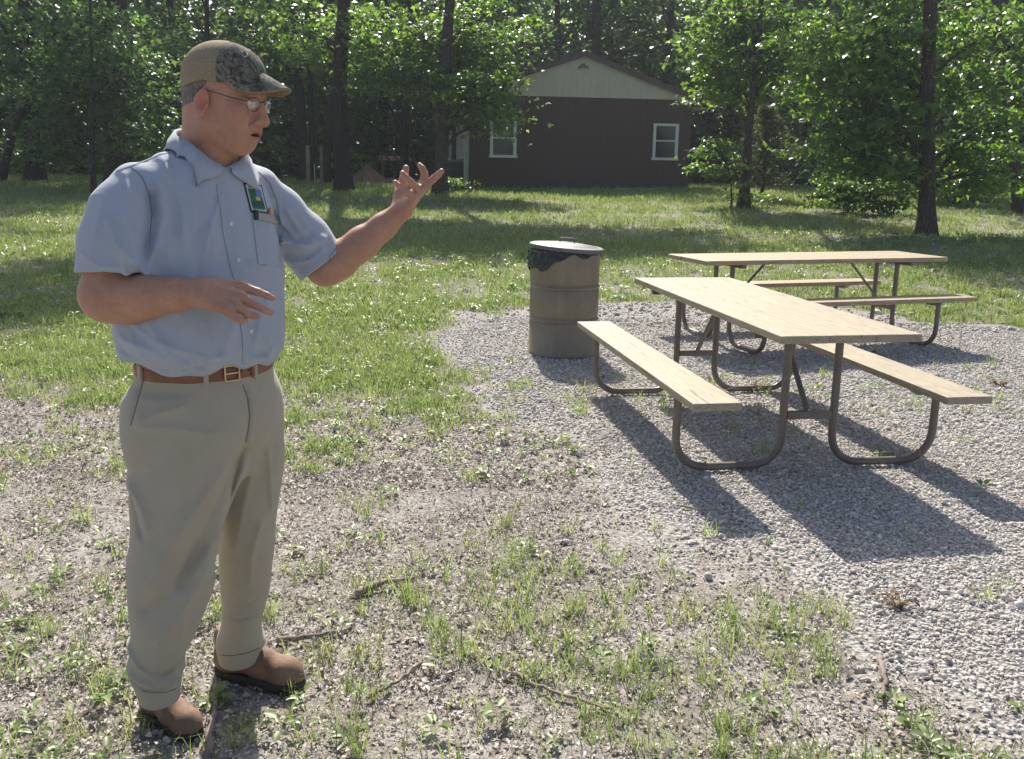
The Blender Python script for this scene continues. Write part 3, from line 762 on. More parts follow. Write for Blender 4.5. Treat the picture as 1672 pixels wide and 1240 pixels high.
# ---- trousers
tr = SDF()
tr.loft([row(335, 580, .188, .138, .005), row(335, 598, .192, .142, .005), row(335, 612, .198, .148, .005), row(335, 640, .222, .165, .0), row(335, 680, .232, .172, 0), row(335, 715, .225, .165, 0), row(334, 742, .200, .150, -.01), row(345, 768, .165, .125, -.01)], rot=CH, k=.02)
def lr(px, py, rx, ry, d): p = mp(px, py, d); return (p[2], p[0], d, rx, ry)
tr.loft([lr(283, 640, .092, .110, -.05), lr(297, 700, .130, .135, -.055), lr(305, 750, .136, .138, -.06), lr(299, 805, .130, .130, -.065), lr(294, 850, .120, .118, -.075), lr(289, 883, .116, .112, -.08), lr(283, 909, .115, .110, -.082),
         lr(278, 967, .105, .102, -.085), lr(273, 1005, .092, .094, -.088), lr(267, 1040, .080, .084, -.088), lr(258, 1066, .072, .078, -.088), lr(254, 1096, .071, .076, -.088), lr(257, 1118, .061, .068, -.088), lr(261, 1142, .053, .064, -.09)], k=.03)
tr.loft([lr(395, 640, .088, .100, .06), lr(405, 700, .096, .112, .065), lr(409, 750, .092, .105, .07), lr(406, 800, .087, .098, .075), lr(403, 850, .080, .090, .085), lr(402, 900, .075, .083, .095),
         lr(401, 938, .071, .079, .105), lr(400, 967, .068, .075, .11), lr(396, 1000, .061, .070, .115), lr(394, 1016, .059, .067, .118), lr(392, 1034, .065, .070, .12), lr(393, 1050, .071, .073, .122), lr(390, 1064, .061, .068, .124), lr(389, 1078, .054, .064, .125)], k=.028)
TF = [([(385, 752), (345, 830), (312, 900), (296, 940)], .016, -.011), ([(398, 770), (360, 860), (320, 920)], .014, .009), ([(360, 760), (310, 830), (268, 890), (245, 935)], .018, .007),
      ([(330, 880), (290, 940), (240, 985)], .016, -.007), ([(345, 900), (300, 980), (262, 1030)], .014, .007), ([(212, 795), (235, 830), (240, 850)], .014, .007), ([(214, 812), (225, 840), (232, 870)], .010, -.007),
      ([(225, 690), (290, 688), (350, 700)], .012, .0035), ([(230, 680), (265, 665), (300, 655)], .012, .004),
      ([(210, 1098), (245, 1106), (285, 1100), (300, 1090)], .008, .010), ([(215, 1112), (250, 1118), (290, 1108)], .006, -.009), ([(235, 1080), (265, 1092), (295, 1075)], .007, -.006),
      ([(206, 1060), (225, 1078), (250, 1088)], .008, .006), ([(352, 1046), (385, 1052), (435, 1040)], .007, .009), ([(355, 1056), (390, 1060), (435, 1050)], .005, -.008), ([(368, 1020), (400, 1036), (425, 1020)], .007, -.005),
      ([(442, 750), (446, 800), (450, 860)], .008, .005), ([(430, 880), (415, 940), (412, 990)], .011, .005), ([(420, 760), (400, 850), (385, 930)], .012, .004),
      ([(403, 640), (407, 670), (406, 700), (401, 725)], .0035, -.0028), ([(411, 640), (415, 672), (413, 705), (404, 732)], .006, .0012),
      ([(232, 622), (222, 655), (214, 690)], .0035, -.0018), ([(398, 735), (380, 800), (362, 880), (350, 940)], .008, -.006),
      ([(300, 1000), (290, 1050), (285, 1090)], .012, .005), ([(262, 900), (258, 980), (262, 1060)], .02, .003)]
tr.post = [lambda P, d: d-wobble(P, .0025, 13)-wobble(P[:, [1, 2, 0]], .0014, 29), fold_post(TF, 1.9)]
def trcuff(P, d):
    for (px, py, dd, r) in ((261, 1143, -.09, .046), (389, 1077, .125, .046)):
        e = mp(px, py, dd); s = np.linalg.norm(P-e, axis=1) < .15
        if s.any():
            Q = P[s]; q = np.hypot((Q[:, 0]-e[0])/1.0, (Q[:, 1]-e[1])/1.05)-r; q = np.maximum(q, Q[:, 2]-e[2]-.03)
            d = d.copy(); d[s] = np.maximum(d[s], -q)
    return d
tr.post.append(trcuff)
TV, TFc = surfnet(tr, (-.40, -.34, .02), (.36, .34, 1.0), .0036)
tro = mesh_obj('trousers', TV, TFc, M_khaki, man, True)
def bvh(V, F): return BVHTree.FromPolygons([tuple(v) for v in V], [tuple(f) for f in F])
B_sh = bvh(SV, SFc); B_tr = bvh(TV, TFc)
cam_l = np.array([-MX, -MY, EYE]); cam_l = np.array([cam_l@_ex, cam_l@_ey, EYE])
def hit(tree, px, py, off=.001):
    v = ray(px, py); v = np.array([v@_ex, v@_ey, v[2]]); v /= np.linalg.norm(v)
    r = tree.ray_cast(Vector(cam_l), Vector(v))
    if r[0] is None: return None
    return np.array(r[0])+np.array(r[1])*off, np.array(r[1])
def decal(name, tree, poly, off, mat, parent, n=10, thick=.0015):
    """closed patch of real thickness lying on the cloth; poly in photo pixels (quad), subdivided"""
    q = np.array(poly, float); V = []; N = []
    for i in range(n+1):
        for j in range(n+1):
            u, v = i/n, j/n; p = (1-u)*(1-v)*q[0]+u*(1-v)*q[1]+u*v*q[2]+(1-u)*v*q[3]
            h_ = hit(tree, p[0], p[1], off)
            if h_ is None: return None
            V.append(h_[0]); N.append(h_[1])
    V = np.array(V); N = np.array(N); k = (n+1)**2; V2 = np.concatenate([V, V-N*thick]); F = []
    for i in range(n):
        for j in range(n):
            a = i*(n+1)+j; F.append((a, a+1, a+n+2, a+n+1)); F.append((k+a, k+a+n+1, k+a+n+2, k+a+1))
    bd = [(i*(n+1)) for i in range(n+1)]+[n*(n+1)+j for j in range(1, n+1)]+[i*(n+1)+n for i in range(n-1, -1, -1)]+[j for j in range(n-1, 0, -1)]
    for a, b in zip(bd, bd[1:]+bd[:1]): F.append((a, k+a, k+b, b))
    return MB().add(V2, F).build(name, mat, parent, auto=50)
def strip(name, tree, pix, w, off, mat, parent, thick=.0012, dx=(1, 0)):
    """band along a pixel polyline on the cloth"""
    P = []; pix = np.array(pix, float); seg = []
    for a, b in zip(pix[:-1], pix[1:]):
        k = max(2, int(np.linalg.norm(b-a)/5)); seg += [a+(b-a)*t for t in np.linspace(0, 1, k, endpoint=False)]
    seg.append(pix[-1]); V = []; T = np.gradient(np.array(seg), axis=0); T /= np.linalg.norm(T, axis=1)[:, None]
    for p, t in zip(seg, T):
        nrm = np.array([t[1], -t[0]])
        hh_ = [hit(tree, *(p+nrm*s*w/2), off) for s in (-1, 1)]
        if None in [h_ if h_ is None else 1 for h_ in hh_]: continue
        if V and np.linalg.norm(hh_[0][0]-V[-2][0]) > .08: continue
        V += hh_
    m = len(V)//2
    if m < 2: return None
    if 1:
        pass
    seg = None; A_ = np.array([v[0] for v in V]); Nn = np.array([v[1] for v in V]); V2 = np.concatenate([A_, A_-Nn*thick]); F = []
    for i in range(m-1):
        a = 2*i; F += [(a, a+1, a+3, a+2), (2*m+a, 2*m+a+2, 2*m+a+3, 2*m+a+1), (a, a+2, 2*m+a+2, 2*m+a), (a+1, 2*m+a+1, 2*m+a+3, a+3)]
    F += [(0, 2*m, 2*m+1, 1), (2*m-2, 2*m-1, 4*m-1, 4*m-2)]
    return MB().add(V2, F).build(name, mat, parent, auto=50)
M_shirt2 = cloth_mat('chambray_double_layer', (.355, .395, .465), (.39, .43, .505), .85, .2)
M_white = plain('white_button', (.62, .62, .56), .35)
M_black = plain('black_edge', (.015, .015, .018), .5)
strip('placket', B_sh, [(361, 300), (366, 335), (372, 385), (382, 430), (389, 455)], 15, .0022, M_shirt2, shirto)
strip('placket', B_sh, [(398, 520), (402, 545), (404, 575), (403, 592)], 15, .0022, M_shirt2, shirto)
for (x, y) in ((356, 274), (376, 366), (388, 425), (409, 541)):
    h_ = hit(B_sh, x, y, .0028)
    if h_ is None: continue
    p, n_ = h_; Mx = Vector(n_).to_track_quat('Z', 'Y').to_matrix().to_4x4(); Mx.translation = Vector(p)
    b = MB().lathe([(.0055, 0), (.0058, .0012), (.0050, .0022), (.0030, .0016), (0, .0016)], 14, cap=False); b.v[0] = b.v[0]@np.array(Mx)[:3, :3].T+np.array(Mx)[:3, 3]
    b.build('button', M_white, shirto, smooth=True)
decal('pocket', B_sh, [(412, 357), (461, 368), (458, 435), (421, 432)], .0026, M_shirt2, shirto, thick=.002)
# embroidered shoulder-style patch above the pocket
pt = decal('patch', B_sh, [(397, 299), (426, 303), (437, 349), (409, 347)], .0024, M_black, shirto)
def sub(q, u0, u1, v0, v1):
    q = np.array(q, float); f = lambda u, v: (1-u)*(1-v)*q[0]+u*(1-v)*q[1]+u*v*q[2]+(1-u)*v*q[3]
    return [f(u0, v0), f(u1, v0), f(u1, v1), f(u0, v1)]
Q0 = [(397, 299), (426, 303), (437, 349), (409, 347)]
if pt:
    decal('patch_border', B_sh, sub(Q0, .07, .93, .05, .95), .0029, plain('patch_white', (.52, .54, .54), .7), pt, 6)
    decal('patch_picture', B_sh, sub(Q0, .14, .86, .18, .88), .0034, plain('patch_green', (.03, .16, .07), .8, 0, .2, 60, .3), pt, 6)
    decal('patch_picture', B_sh, sub(Q0, .52, .86, .19, .50), .0038, plain('patch_blue', (.12, .2, .5), .8), pt, 6)
    decal('patch_picture', B_sh, sub(Q0, .45, .70, .46, .58), .0041, plain('patch_yellow', (.55, .5, .06), .8), pt, 5)
    decal('patch_picture', B_sh, sub(Q0, .14, .86, .62, .80), .0037, plain('patch_teal', (.02, .09, .10), .8), pt, 5)
    for i in range(7):
        a = .20+i*.088; decal('patch_lettering', B_sh, sub(Q0, a, a+.05, .085, .15), .0034, M_black, pt, 3)
    decal('patch_lettering', B_sh, sub(Q0, .45, .85, .895, .925), .0034, plain('patch_white2', (.3, .33, .36), .7), pt, 4)
decal('notebook', B_sh, [(420, 348), (455, 360), (453, 368), (419, 359)], .006, plain('tan_card', (.36, .33, .27), .6), shirto, 4, .004)
decal('pen_clip', B_sh, [(412, 344), (418, 345), (419, 360), (414, 360)], .008, M_black, shirto, 4, .005)
decal('badge', B_sh, [(437, 341), (443, 341), (443, 350), (437, 350)], .007, plain('red_gold', (.5, .28, .1), .5), shirto, 3, .003)
# seams
M_seam = cloth_mat('chambray_seam', (.17, .20, .26), (.2, .23, .29), .9, .2)
strip('seam', B_sh, [(190, 280), (215, 271), (240, 262), (262, 252), (278, 250)], 1.5, .0010, M_seam, shirto)
strip('seam', B_sh, [(214, 273), (232, 290), (244, 318), (248, 350), (243, 400)], 1.5, .0010, M_seam, shirto)
strip('seam', B_sh, [(404, 275), (425, 283), (440, 300)], 1.5, .0010, M_seam, shirto)
strip('seam', B_sh, [(440, 298), (452, 330), (459, 370)], 1.5, .0010, M_seam, shirto)
strip('seam', B_sh, [(127, 447), (150, 446), (185, 443), (215, 439), (240, 436)], 1.2, .0010, M_seam, shirto)
strip('seam', B_sh, [(551, 401), (535, 425), (515, 448), (495, 460)], 1.2, .0010, M_seam, shirto)
M_tseam = cloth_mat('khaki_seam', (.17, .145, .10), (.2, .17, .12), .9, .2)
strip('seam', B_tr, [(234, 622), (226, 650), (214, 695)], 1.6, .0010, M_tseam, tro)
strip('seam', B_tr, [(396, 628), (404, 650), (408, 680), (405, 705), (401, 722)], 1.6, .0010, M_tseam, tro)
strip('seam', B_tr, [(232, 1128), (245, 1131), (270, 1131), (288, 1124)], 1.3, .0010, M_tseam, tro)
strip('seam', B_tr, [(361, 1070), (380, 1071), (405, 1066), (424, 1058)], 1.3, .0010, M_tseam, tro)

# ---- collar: stand and folded fall
cc = nb_+np.array([.0, .0, .0]); tiltc = np.array([.10, 0, 1.0]); tiltc /= np.linalg.norm(tiltc)
def collar():
    V = []; n = 180
    up = hp_(-.03, 0, -.03)-nk1; up /= np.linalg.norm(up)
    f_ = fwd-up*(fwd@up); f_ /= np.linalg.norm(f_); l_ = np.cross(up, f_)
    if l_@lft < 0: l_ = -l_
    rows_ = []
    for i in range(n+1):
        a = R(-172+344*i/n)                       # 0 = back of the neck
        b = math.pi-abs(a)                        # 0 = front
        dirv = -f_*math.cos(a)+l_*math.sin(a)
        front = sstep(R(75), R(5), b); hgt = .026+.026*(1-front)
        base = nk1+up*(-.002+.012*(1-front))+f_*.006
        bd = math.degrees(b); fall = float(np.interp(bd, [7, 16, 30, 45, 50, 66, 100, 180], [.010, .026, .052, .090, .088, .062, .046, .044]))
        top = base+up*hgt+dirv*(.0825-.003*front)
        mid = base+up*(hgt+.003)+dirv*(.0868-.003*front)
        lowr = top-up*fall+dirv*(.012+.16*fall)
        inner = base+up*(-.016)+dirv*.081
        rows_.append([inner, top, mid, mid*.5+lowr*.5+dirv*.003, lowr])
    A_ = np.array(rows_); k = A_.shape[1]
    ker = np.hanning(9); ker /= ker.sum()
    for it_ in range(4):
        for c_ in (2, 3, 4):
            Q = A_[:, c_].copy(); d0 = shirt.eval(Q); g = np.stack([shirt.eval(Q+e)-d0 for e in np.eye(3)*.002], 1); g /= np.linalg.norm(g, axis=1)[:, None]+1e-9
            tgt = {2: .004, 3: .0085, 4: .0065}[c_]; mv = g*np.clip(tgt-d0, -.004 if c_ == 4 else 0, .03)[:, None]
            if it_ < 3: mv = np.stack([np.convolve(np.pad(mv[:, q_], 4, mode='edge'), ker, 'valid') for q_ in range(3)], 1)
            else: mv = mv*.6
            A_[:, c_] = Q+mv
    V = A_.reshape(-1, 3); F = []
    for i in range(n):
        for j in range(k-1): a = i*k+j; F.append((a, a+1, a+k+1, a+k))
    return V, F
cv, cf = collar()
co_ = MB().add(cv, cf).build('collar', M_shirt2, shirto, smooth=True)
sm = co_.modifiers.new('thick', 'SOLIDIFY'); sm.thickness = .003; sm.offset = 0
# ---- belt
M_leather = plain('brown_leather', (.20, .085, .04), .45, 0, .2, 90, .25)
M_brass = plain('brass_buckle', (.55, .45, .25), .3, .9)
def ring(z_of, off, hh, n, name, mat, parent):
    V = []; F = []
    cen = mp(335, 605, 0)
    for i in range(n):
        a = 2*math.pi*i/n; dv = np.array([math.cos(a), math.sin(a), 0])
        zc = z_of(dv); o = np.array([cen[0], cen[1], zc])+dv*.6
        r_ = B_tr.ray_cast(Vector(o), Vector(-dv)); p = np.array(r_[0]) if r_[0] is not None else o-dv*.38
        V.append((p, dv))
    rad = np.array([np.linalg.norm(p[:2]-cen[:2]) for p, _ in V]); rad = np.convolve(np.r_[rad[-6:], rad, rad[:6]], np.ones(13)/13, 'valid')
    out = []
    for (p, dv), r_ in zip(V, rad):
        b_ = np.array([cen[0], cen[1], p[2]])+dv*r_
        out += [b_+dv*off+[0, 0, hh], b_+dv*(off+.003)+[0, 0, hh*.7], b_+dv*(off+.003)-[0, 0, hh*.7], b_+dv*off-[0, 0, hh], b_-dv*.004-[0, 0, hh], b_-dv*.004+[0, 0, hh]]
    for i in range(n):
        for j in range(6): F.append((i*6+j, i*6+(j+1) % 6, ((i+1) % n)*6+(j+1) % 6, ((i+1) % n)*6+j))
    return MB().add(out, F).build(name, mat, parent, auto=45)
zb1 = mp(375, 613, -.14)[2]
bz_ = lambda dv: zb1+.004-.003*(dv@fwd)
belt = ring(bz_, .0025, .0165, 120, 'belt', M_leather, man)
def on_belt(px, dz=0, off=.006):
    p = mp(px, 613, -.14); cen = mp(335, 605, 0)
    v = ray(px, 613); v = np.array([v@_ex, v@_ey, v[2]]); 
    r_ = B_tr.ray_cast(Vector(cam_l), Vector(v/np.linalg.norm(v)))
    q = np.array(r_[0]); n_ = q-cen; n_[2] = 0; n_ /= np.linalg.norm(n_); return np.array([q[0], q[1], zb1+.003+dz])+n_*off, n_
def frame_at(p, n_):
    t_ = np.cross([0, 0, 1], n_); M4 = np.eye(4); M4[:3, 0] = t_; M4[:3, 1] = n_; M4[:3, 2] = [0, 0, 1]; M4[:3, 3] = p; return M4
p, n_ = on_belt(376, off=.008); Mf = frame_at(p, n_)
m = MB()
for lo2, hi2 in (((-.021, 0, -.021), (-.017, .004, .021)), ((.017, 0, -.021), (.021, .004, .021)), ((-.017, .0002, .017), (.017, .0038, .021)), ((-.017, .0002, -.021), (.017, .0038, -.017)), ((-.017, .001, -.002), (.020, .0045, .002))): m.box(lo2, hi2, .0008, Mf)
m.build('buckle', M_brass, belt)
for px in (336, 414, 232):
    p, n_ = on_belt(px, off=.006); MB().box((-.006, -.004, -.024), (.006, .0035, .026), .001, frame_at(p, n_)).build('belt_loop', M_khaki, tro)
p, n_ = on_belt(410, off=.007); MB().box((-.005, -.003, -.0175), (.005, .003, .0175), .001, frame_at(p, n_)).build('belt_keeper', M_leather, belt)
for px in (362, 392, 403):
    p, n_ = on_belt(px, off=.0053); MB().box((-.002, 0, -.002), (.002, .0015, .002), .0006, frame_at(p, n_)).build('belt_hole', M_black, belt)

# ---- shoes
def suede():
    t = NT('brown_suede'); v = t.co(); n = t.noise(v, 16, 4, .7); n2 = t.noise(v, 200, 3)
    c = t.mix(t.ramp(n, [(.3, 0.0), (.72, 1.0)]), (.15, .085, .055), (.27, .165, .11))
    return t.done(t.pbr(c, .8, t.bump(t.math('ADD', n, t.math('MULTIPLY', n2, .4)), .4, .004)))
M_suede = suede(); M_sole = plain('dark_rubber_sole', (.035, .03, .026), .8, 0, .2, 80)
def shoe(heel, toe, z0=0.0):
    heel = np.array(heel); toe = np.array(toe); ax = toe-heel; L = np.linalg.norm(ax); ax /= L; sd = np.array([-ax[1], ax[0]]); k = L/.30
    def W(u, v, z): q = heel+ax*u*k+sd*v*k; return np.array([q[0], q[1], z0+z*k])
    s = SDF()
    s.cap(W(.045, 0, .045), W(.05, 0, .055), .036*k, .038*k, k=.02)
    s.cap(W(.05, 0, .05), W(.055, 0, .125), .038*k, .045*k, k=.03)
    s.cap(W(.08, 0, .05), W(.17, .003, .045), .040*k, .036*k, k=.03)
    s.cap(W(.09, 0, .085), W(.16, .0, .06), .034*k, .026*k, k=.03)
    s.cap(W(.17, .003, .042), W(.245, .006, .040), .042*k, .038*k, k=.03)
    s.cap(W(.235, -.012, .036), W(.235, .018, .036), .034*k, .030*k, k=.03)
    s.cap(W(.25, .0, .034), W(.268, .006, .030), .030*k, .026*k, k=.02)
    def flatb(P, d):
        e = z0+.012*k-P[:, 2]; d = np.maximum(d, e)
        e2 = P[:, 2]-(z0+.15*k); return np.maximum(d, e2)
    s.post = [flatb, lambda P, d: d-wobble(P, .0012, 60)]
    pts = np.array([W(0, -.07, -.02), W(0, .07, -.02), W(.31, -.07, .19), W(.31, .07, .19)]); lo2 = pts.min(0)-.01; hi2 = pts.max(0)+.01
    V, F = surfnet(s, lo2, hi2, .0032)
    so = SDF()
    so.cap(W(.045, 0, .008), W(.1, 0, .008), .043*k, .038*k, k=.03); so.cap(W(.1, 0, .008), W(.22, .004, .008), .038*k, .051*k, k=.03); so.cap(W(.22, .004, .008), W(.252, .005, .008), .050*k, .044*k, k=.02)
    so.post = [lambda P, d: np.maximum(d, np.abs(P[:, 2]-(z0+.008*k))-.0125*k)]
    V2, F2 = surfnet(so, lo2-[0, 0, .0], hi2, .0032)
    o = mesh_obj('shoe', V, F, M_suede, man, True); mesh_obj('sole', V2, F2, M_sole, o, True)
    m = MB()
    for i, u in enumerate((.115, .133, .151)):
        z = .118-.018*i; a = [W(u, -.022, z-.016), W(u+.003, -.010, z-.002), W(u+.004, .0, z+.001), W(u+.003, .010, z-.002), W(u, .022, z-.016)]
        m.tube(a, .0022, 6)
    m.build('laces', plain('dark_lace', (.05, .03, .02), .8), o, smooth=True)
    return o
def fl(px, py):                             # floor point in the man's frame
    x, y = gpix(px, py); p = np.array([x-MX, y-MY, 0]); return np.array([p@_ex, p@_ey])
shoe(fl(240, 1155), fl(322, 1206)); shoe(fl(354, 1092), fl(496, 1124))
# ---- hair
hair = SDF(); 
hair.ell(hp_(-.018, 0, .043), np.array([.0935, .0732, .0875])*HS, M=HM); hair.ell(hp_(-.040, 0, -.02), np.array([.0620, .0620, .072])*HS, k=.03, M=HM)
def hcut(P, d):
    q = hloc(P); front = q[:, 0]-(-.022+.25*np.clip(q[:, 2]+.0, 0, .1)); low = -.060+.25*(q[:, 0]+.08)+.004*np.sin(q[:, 1]*300)-q[:, 2]
    ear = .026-np.sqrt((q[:, 0]+.010)**2+(q[:, 2]+.004)**2*.5)
    e = np.maximum(np.maximum(front, low), np.maximum(ear, q[:, 2]-.07)); return np.maximum(d, e*HS)-.0006*np.sin(P[:, 2]*900)*np.sin(P[:, 0]*700)
hair.post = [hcut]
HVv, HFf = surfnet(hair, HC-.16, HC+.16, .003)
hm = NT('grey_brown_hair'); hvv = hm.co(scale=(1, 1, .25)); hn = hm.noise(hvv, 320, 3)
M_hair = hm.done(hm.pbr(hm.mix(hm.ramp(hn, [(.35, 0.0), (.65, 1.0)]), (.07, .055, .045), (.24, .20, .17)), .7, hm.bump(hn, .6, .002)))
mesh_obj('hair', HVv, HFf, M_hair, man, True)
# ---- cap
def cap_mat():
    t = NT('cap_cloth'); v = t.co(); at_ = t.n('ShaderNodeAttribute', attribute_name='tint')
    n = t.noise(v, 26, 5, .65, 1.5); n2 = t.noise(v, 48, 4, .6, 2.5); n3 = t.noise(v, 17, 2, .5, 1)
    cm = t.ramp(n, [(.38, (.055, .05, .042)), (.47, (.12, .115, .09)), (.55, (.23, .21, .175)), (.62, (.10, .11, .075)), (.72, (.33, .30, .26))])
    cm = t.mix(t.ramp(n2, [(.56, 0.0), (.6, .8)]), cm, (.045, .04, .035)); cm = t.mix(t.ramp(n3, [(.6, 0.0), (.66, .5)]), cm, (.06, .085, .045))
    tan = t.mix(t.noise(v, 30, 3), (.27, .22, .14), (.34, .28, .185))
    mesh = t.noise(v, 300, 2); tan = t.mix(t.ramp(mesh, [(.5, 0.0), (.6, .35)]), tan, (.09, .075, .05))
    sp = t.n('ShaderNodeSeparateColor', i_0=at_.outputs[0])
    return t.done(t.pbr(t.mix(sp.outputs[0], tan, cm), .9, t.bump(t.math('ADD', n, mesh), .3, .003), spec=.2))
M_cap = cap_mat()
cp = SDF(); cp.ell(hp_(-.010, 0, .045), np.array([.0925, .077, .089])*HS, M=HM); cp.ell(hp_(.028, 0, .068), np.array([.048, .056, .048])*HS, k=.04, M=HM)
cp.ell(hp_(-.042, 0, .056), np.array([.062, .069, .069])*HS, k=.03, M=HM)
def capcut(P, d):
    q = hloc(P); e = (.043+.36*np.clip(-q[:, 0]-.02, 0, 1)*-1.0+.10*np.clip(q[:, 0], 0, 1))-q[:, 2]
    seam = np.exp(-((q[:, 0]-(.016-.22*(q[:, 2]-.05)))/.0022)**2)*.0015+np.exp(-(q[:, 1]/.002)**2)*.0012
    band = np.exp(-((q[:, 2]-.055)/.002)**2)*.001
    d = np.maximum(d+seam*HS+band, e*HS); hole = np.maximum(np.abs(q[:, 1])-.035, np.maximum(q[:, 0]+.07, q[:, 2]-.062)); return d-wobble(P, .0012, 45)
cp.post = [capcut]
CV, CF = surfnet(cp, HC-.19, HC+.22, .0032)
q = hloc(CV); tc = np.zeros((len(CV), 3)); tc[:, 0] = sstep(.0148, .0172, q[:, 0]+.22*(q[:, 2]-.05))
capo = mesh_obj('cap', CV, CF, M_cap, man, True, tc)
def brim():
    n, k = 36, 12; T_ = []; Bm = []
    for i in range(n+1):
        s_ = -1+2*i/n; ang = s_*R(68)
        for j in range(k+1):
            t = j/k
            bx = .089*math.cos(ang)+.006; by = .0765*math.sin(ang); ext = .078*(1-abs(s_)**2.3)
            x = bx-.004+ext*t; y = by*(1-.05*t); z = .047+.026*(1-abs(s_)**1.6)*(1-t)**1.2+.075*x*(1-t)+.075*bx*t+.004*t-.002*t*t-.050*abs(s_)**1.7*t**.7*(ext/.078)**.6
            T_.append(hp_(x, y, z+.0016)); Bm.append(hp_(x, y, z-.0016))
    N_ = (n+1)*(k+1); V = np.array(T_+Bm); F = []
    for i in range(n):
        for j in range(k): a = i*(k+1)+j; F += [(a, a+k+1, a+k+2, a+1), (N_+a, N_+a+1, N_+a+k+2, N_+a+k+1)]
    for i in range(n): a = i*(k+1)+k; F.append((a, a+k+1, N_+a+k+1, N_+a))
    for j in range(k): F += [(j, j+1, N_+j+1, N_+j), (n*(k+1)+j, N_+n*(k+1)+j, N_+n*(k+1)+j+1, n*(k+1)+j+1)]
    c = np.zeros((2*N_, 3)); c[:N_, 0] = 1; c[[i*(k+1)+k for i in range(n+1)], 0] = .35; return V, F, c
bv_, bf_, bc_ = brim(); bo_ = mesh_obj('brim', bv_, bf_, M_cap, capo, True, bc_)
topc = hp_(-.012, 0, .1335); MB().lathe([(.007, -.002), (.007, .001), (.004, .004), (0, .0045)], 12, cap=False, c=topc).build('cap_button', M_cap, capo, smooth=True)
# faded swirl stitched on the front panel
B_cp = bvh(CV, CF); sw = []
m = MB()
for (cx0, cy0, r0) in ((399, 88, 6.5), (401, 105, 4)):
    pts = []
    for a in np.linspace(0, 5.2, 22):
        rr = r0*(1-.09*a); h_ = hit(B_cp, cx0+rr*math.cos(a)*.8, cy0+rr*math.sin(a)*1.1, .001)
        if h_: pts.append(h_[0])
    if len(pts) > 4: m.tube(pts, .0011, 5)
if m.n: m.build('stitched_emblem', plain('grey_thread', (.28, .26, .26), .8), capo, smooth=True)
# ---- glasses
M_wire = plain('dark_bronze_wire', (.07, .045, .035), .35, .6)
gl = MB()
LZ = .0115
def lens_pt(y0, a, r1=.0215, r2=.0145): 
    y = y0+r1*math.cos(a); z = LZ-.001+r2*math.sin(a)*(1.0 if math.sin(a) > 0 else 1.12); x = .100-.9*(abs(y)**2)/.1*.35-.0; return hp_(x, y, z)
lens_t = NT('lens_glass'); 
_a = lens_t.n('ShaderNodeBsdfGlossy'); _a.inputs['Roughness'].default_value = .06; _a.inputs['Color'].default_value = (.9, .9, .9, 1)
_b = lens_t.n('ShaderNodeBsdfTransparent'); _mx = lens_t.n('ShaderNodeMixShader'); _mx.inputs[0].default_value = .22
lens_t.t.links.new(_b.outputs[0], _mx.inputs[1]); lens_t.t.links.new(_a.outputs[0], _mx.inputs[2]); M_lens = lens_t.done(_mx.outputs[0])
for y in (-1, 1):
    pts = [lens_pt(y*.032, a) for a in np.linspace(0, 2*math.pi, 29)]
    gl.tube(pts, .0007*HS, 6, cap=False)
    gl.tube([hp_(.090, y*.0545, .015), hp_(.082, y*.064, .016), hp_(.05, y*.0735, .018), hp_(.0, y*.0775, .0235), hp_(-.020, y*.0785, .026), hp_(-.032, y*.079, .014)], .0011*HS, 6)
gl.tube([hp_(.1005, -.010, .016), hp_(.1035, 0, .0185), hp_(.1005, .010, .016)], .0011*HS, 6)
glo = gl.build('glasses', M_wire, man, smooth=True)
for y in (-1, 1):
    ring_ = np.array([lens_pt(y*.032, a) for a in np.linspace(0, 2*math.pi, 29)[:-1]]); c_ = ring_.mean(0); off_ = hf*.0015
    V = np.concatenate([ring_+off_*.3, [c_+off_*1.6], ring_-off_*.3, [c_+off_*1.0]]); F = []
    for i in range(28): j = (i+1) % 28; F += [(i, j, 28), (29+j, 29+i, 57), (i, 29+i, 29+j, j)]
    MB().add(V, F).build('lens', M_lens, glo, smooth=True)
tm = MB().box((-.004, -.0135, -.0035), (.004, .0135, .0012), .001); tm.v[0] = np.array([hp_(.0855+v[0]-.25*abs(v[1])*.6, v[1], -.0605+v[2]) for v in tm.v[0]])
tm.build('teeth', plain('teeth_white', (.62, .58, .50), .3), man)
# ================================================================ ground zones
def poly_sd(x, y, poly):                     # signed distance, negative inside
    x = np.asarray(x, float); y = np.asarray(y, float); P = np.array(poly); d = np.full(x.shape, 1e9); ins = np.zeros(x.shape, bool)
    for i in range(len(P)):
        a, b = P[i], P[(i+1) % len(P)]; ab = b-a; t = np.clip(((x-a[0])*ab[0]+(y-a[1])*ab[1])/(ab@ab), 0, 1)
        d = np.minimum(d, np.hypot(x-a[0]-t*ab[0], y-a[1]-t*ab[1]))
        c = ((a[1] > y) != (b[1] > y)) & (x < (b[0]-a[0])*(y-a[1])/(b[1]-a[1]+1e-12)+a[0]); ins ^= c
    return np.where(ins, -d, d)
GP = [gpix(*q) for q in ((690, 548), (745, 578), (790, 622), (835, 672), (900, 715), (960, 765), (1010, 800), (1110, 862), (1200, 905), (1290, 945), (1370, 990), (1425, 1030), (1500, 1075), (1600, 1120), (1700, 1160), (2100, 1300))]
GP += [(9, 4), (9, 7.6)]+[gpix(*q) for q in ((1690, 548), (1600, 538), (1500, 535), (1400, 520), (1300, 512), (1150, 512), (1000, 514), (860, 512), (760, 530))]
def gravel_sd(x, y):
    return poly_sd(x, y, GP)+(fbm(x, y, 1.8, 21)-.5)*.9+(fbm(x, y, 9, 22)-.5)*.3
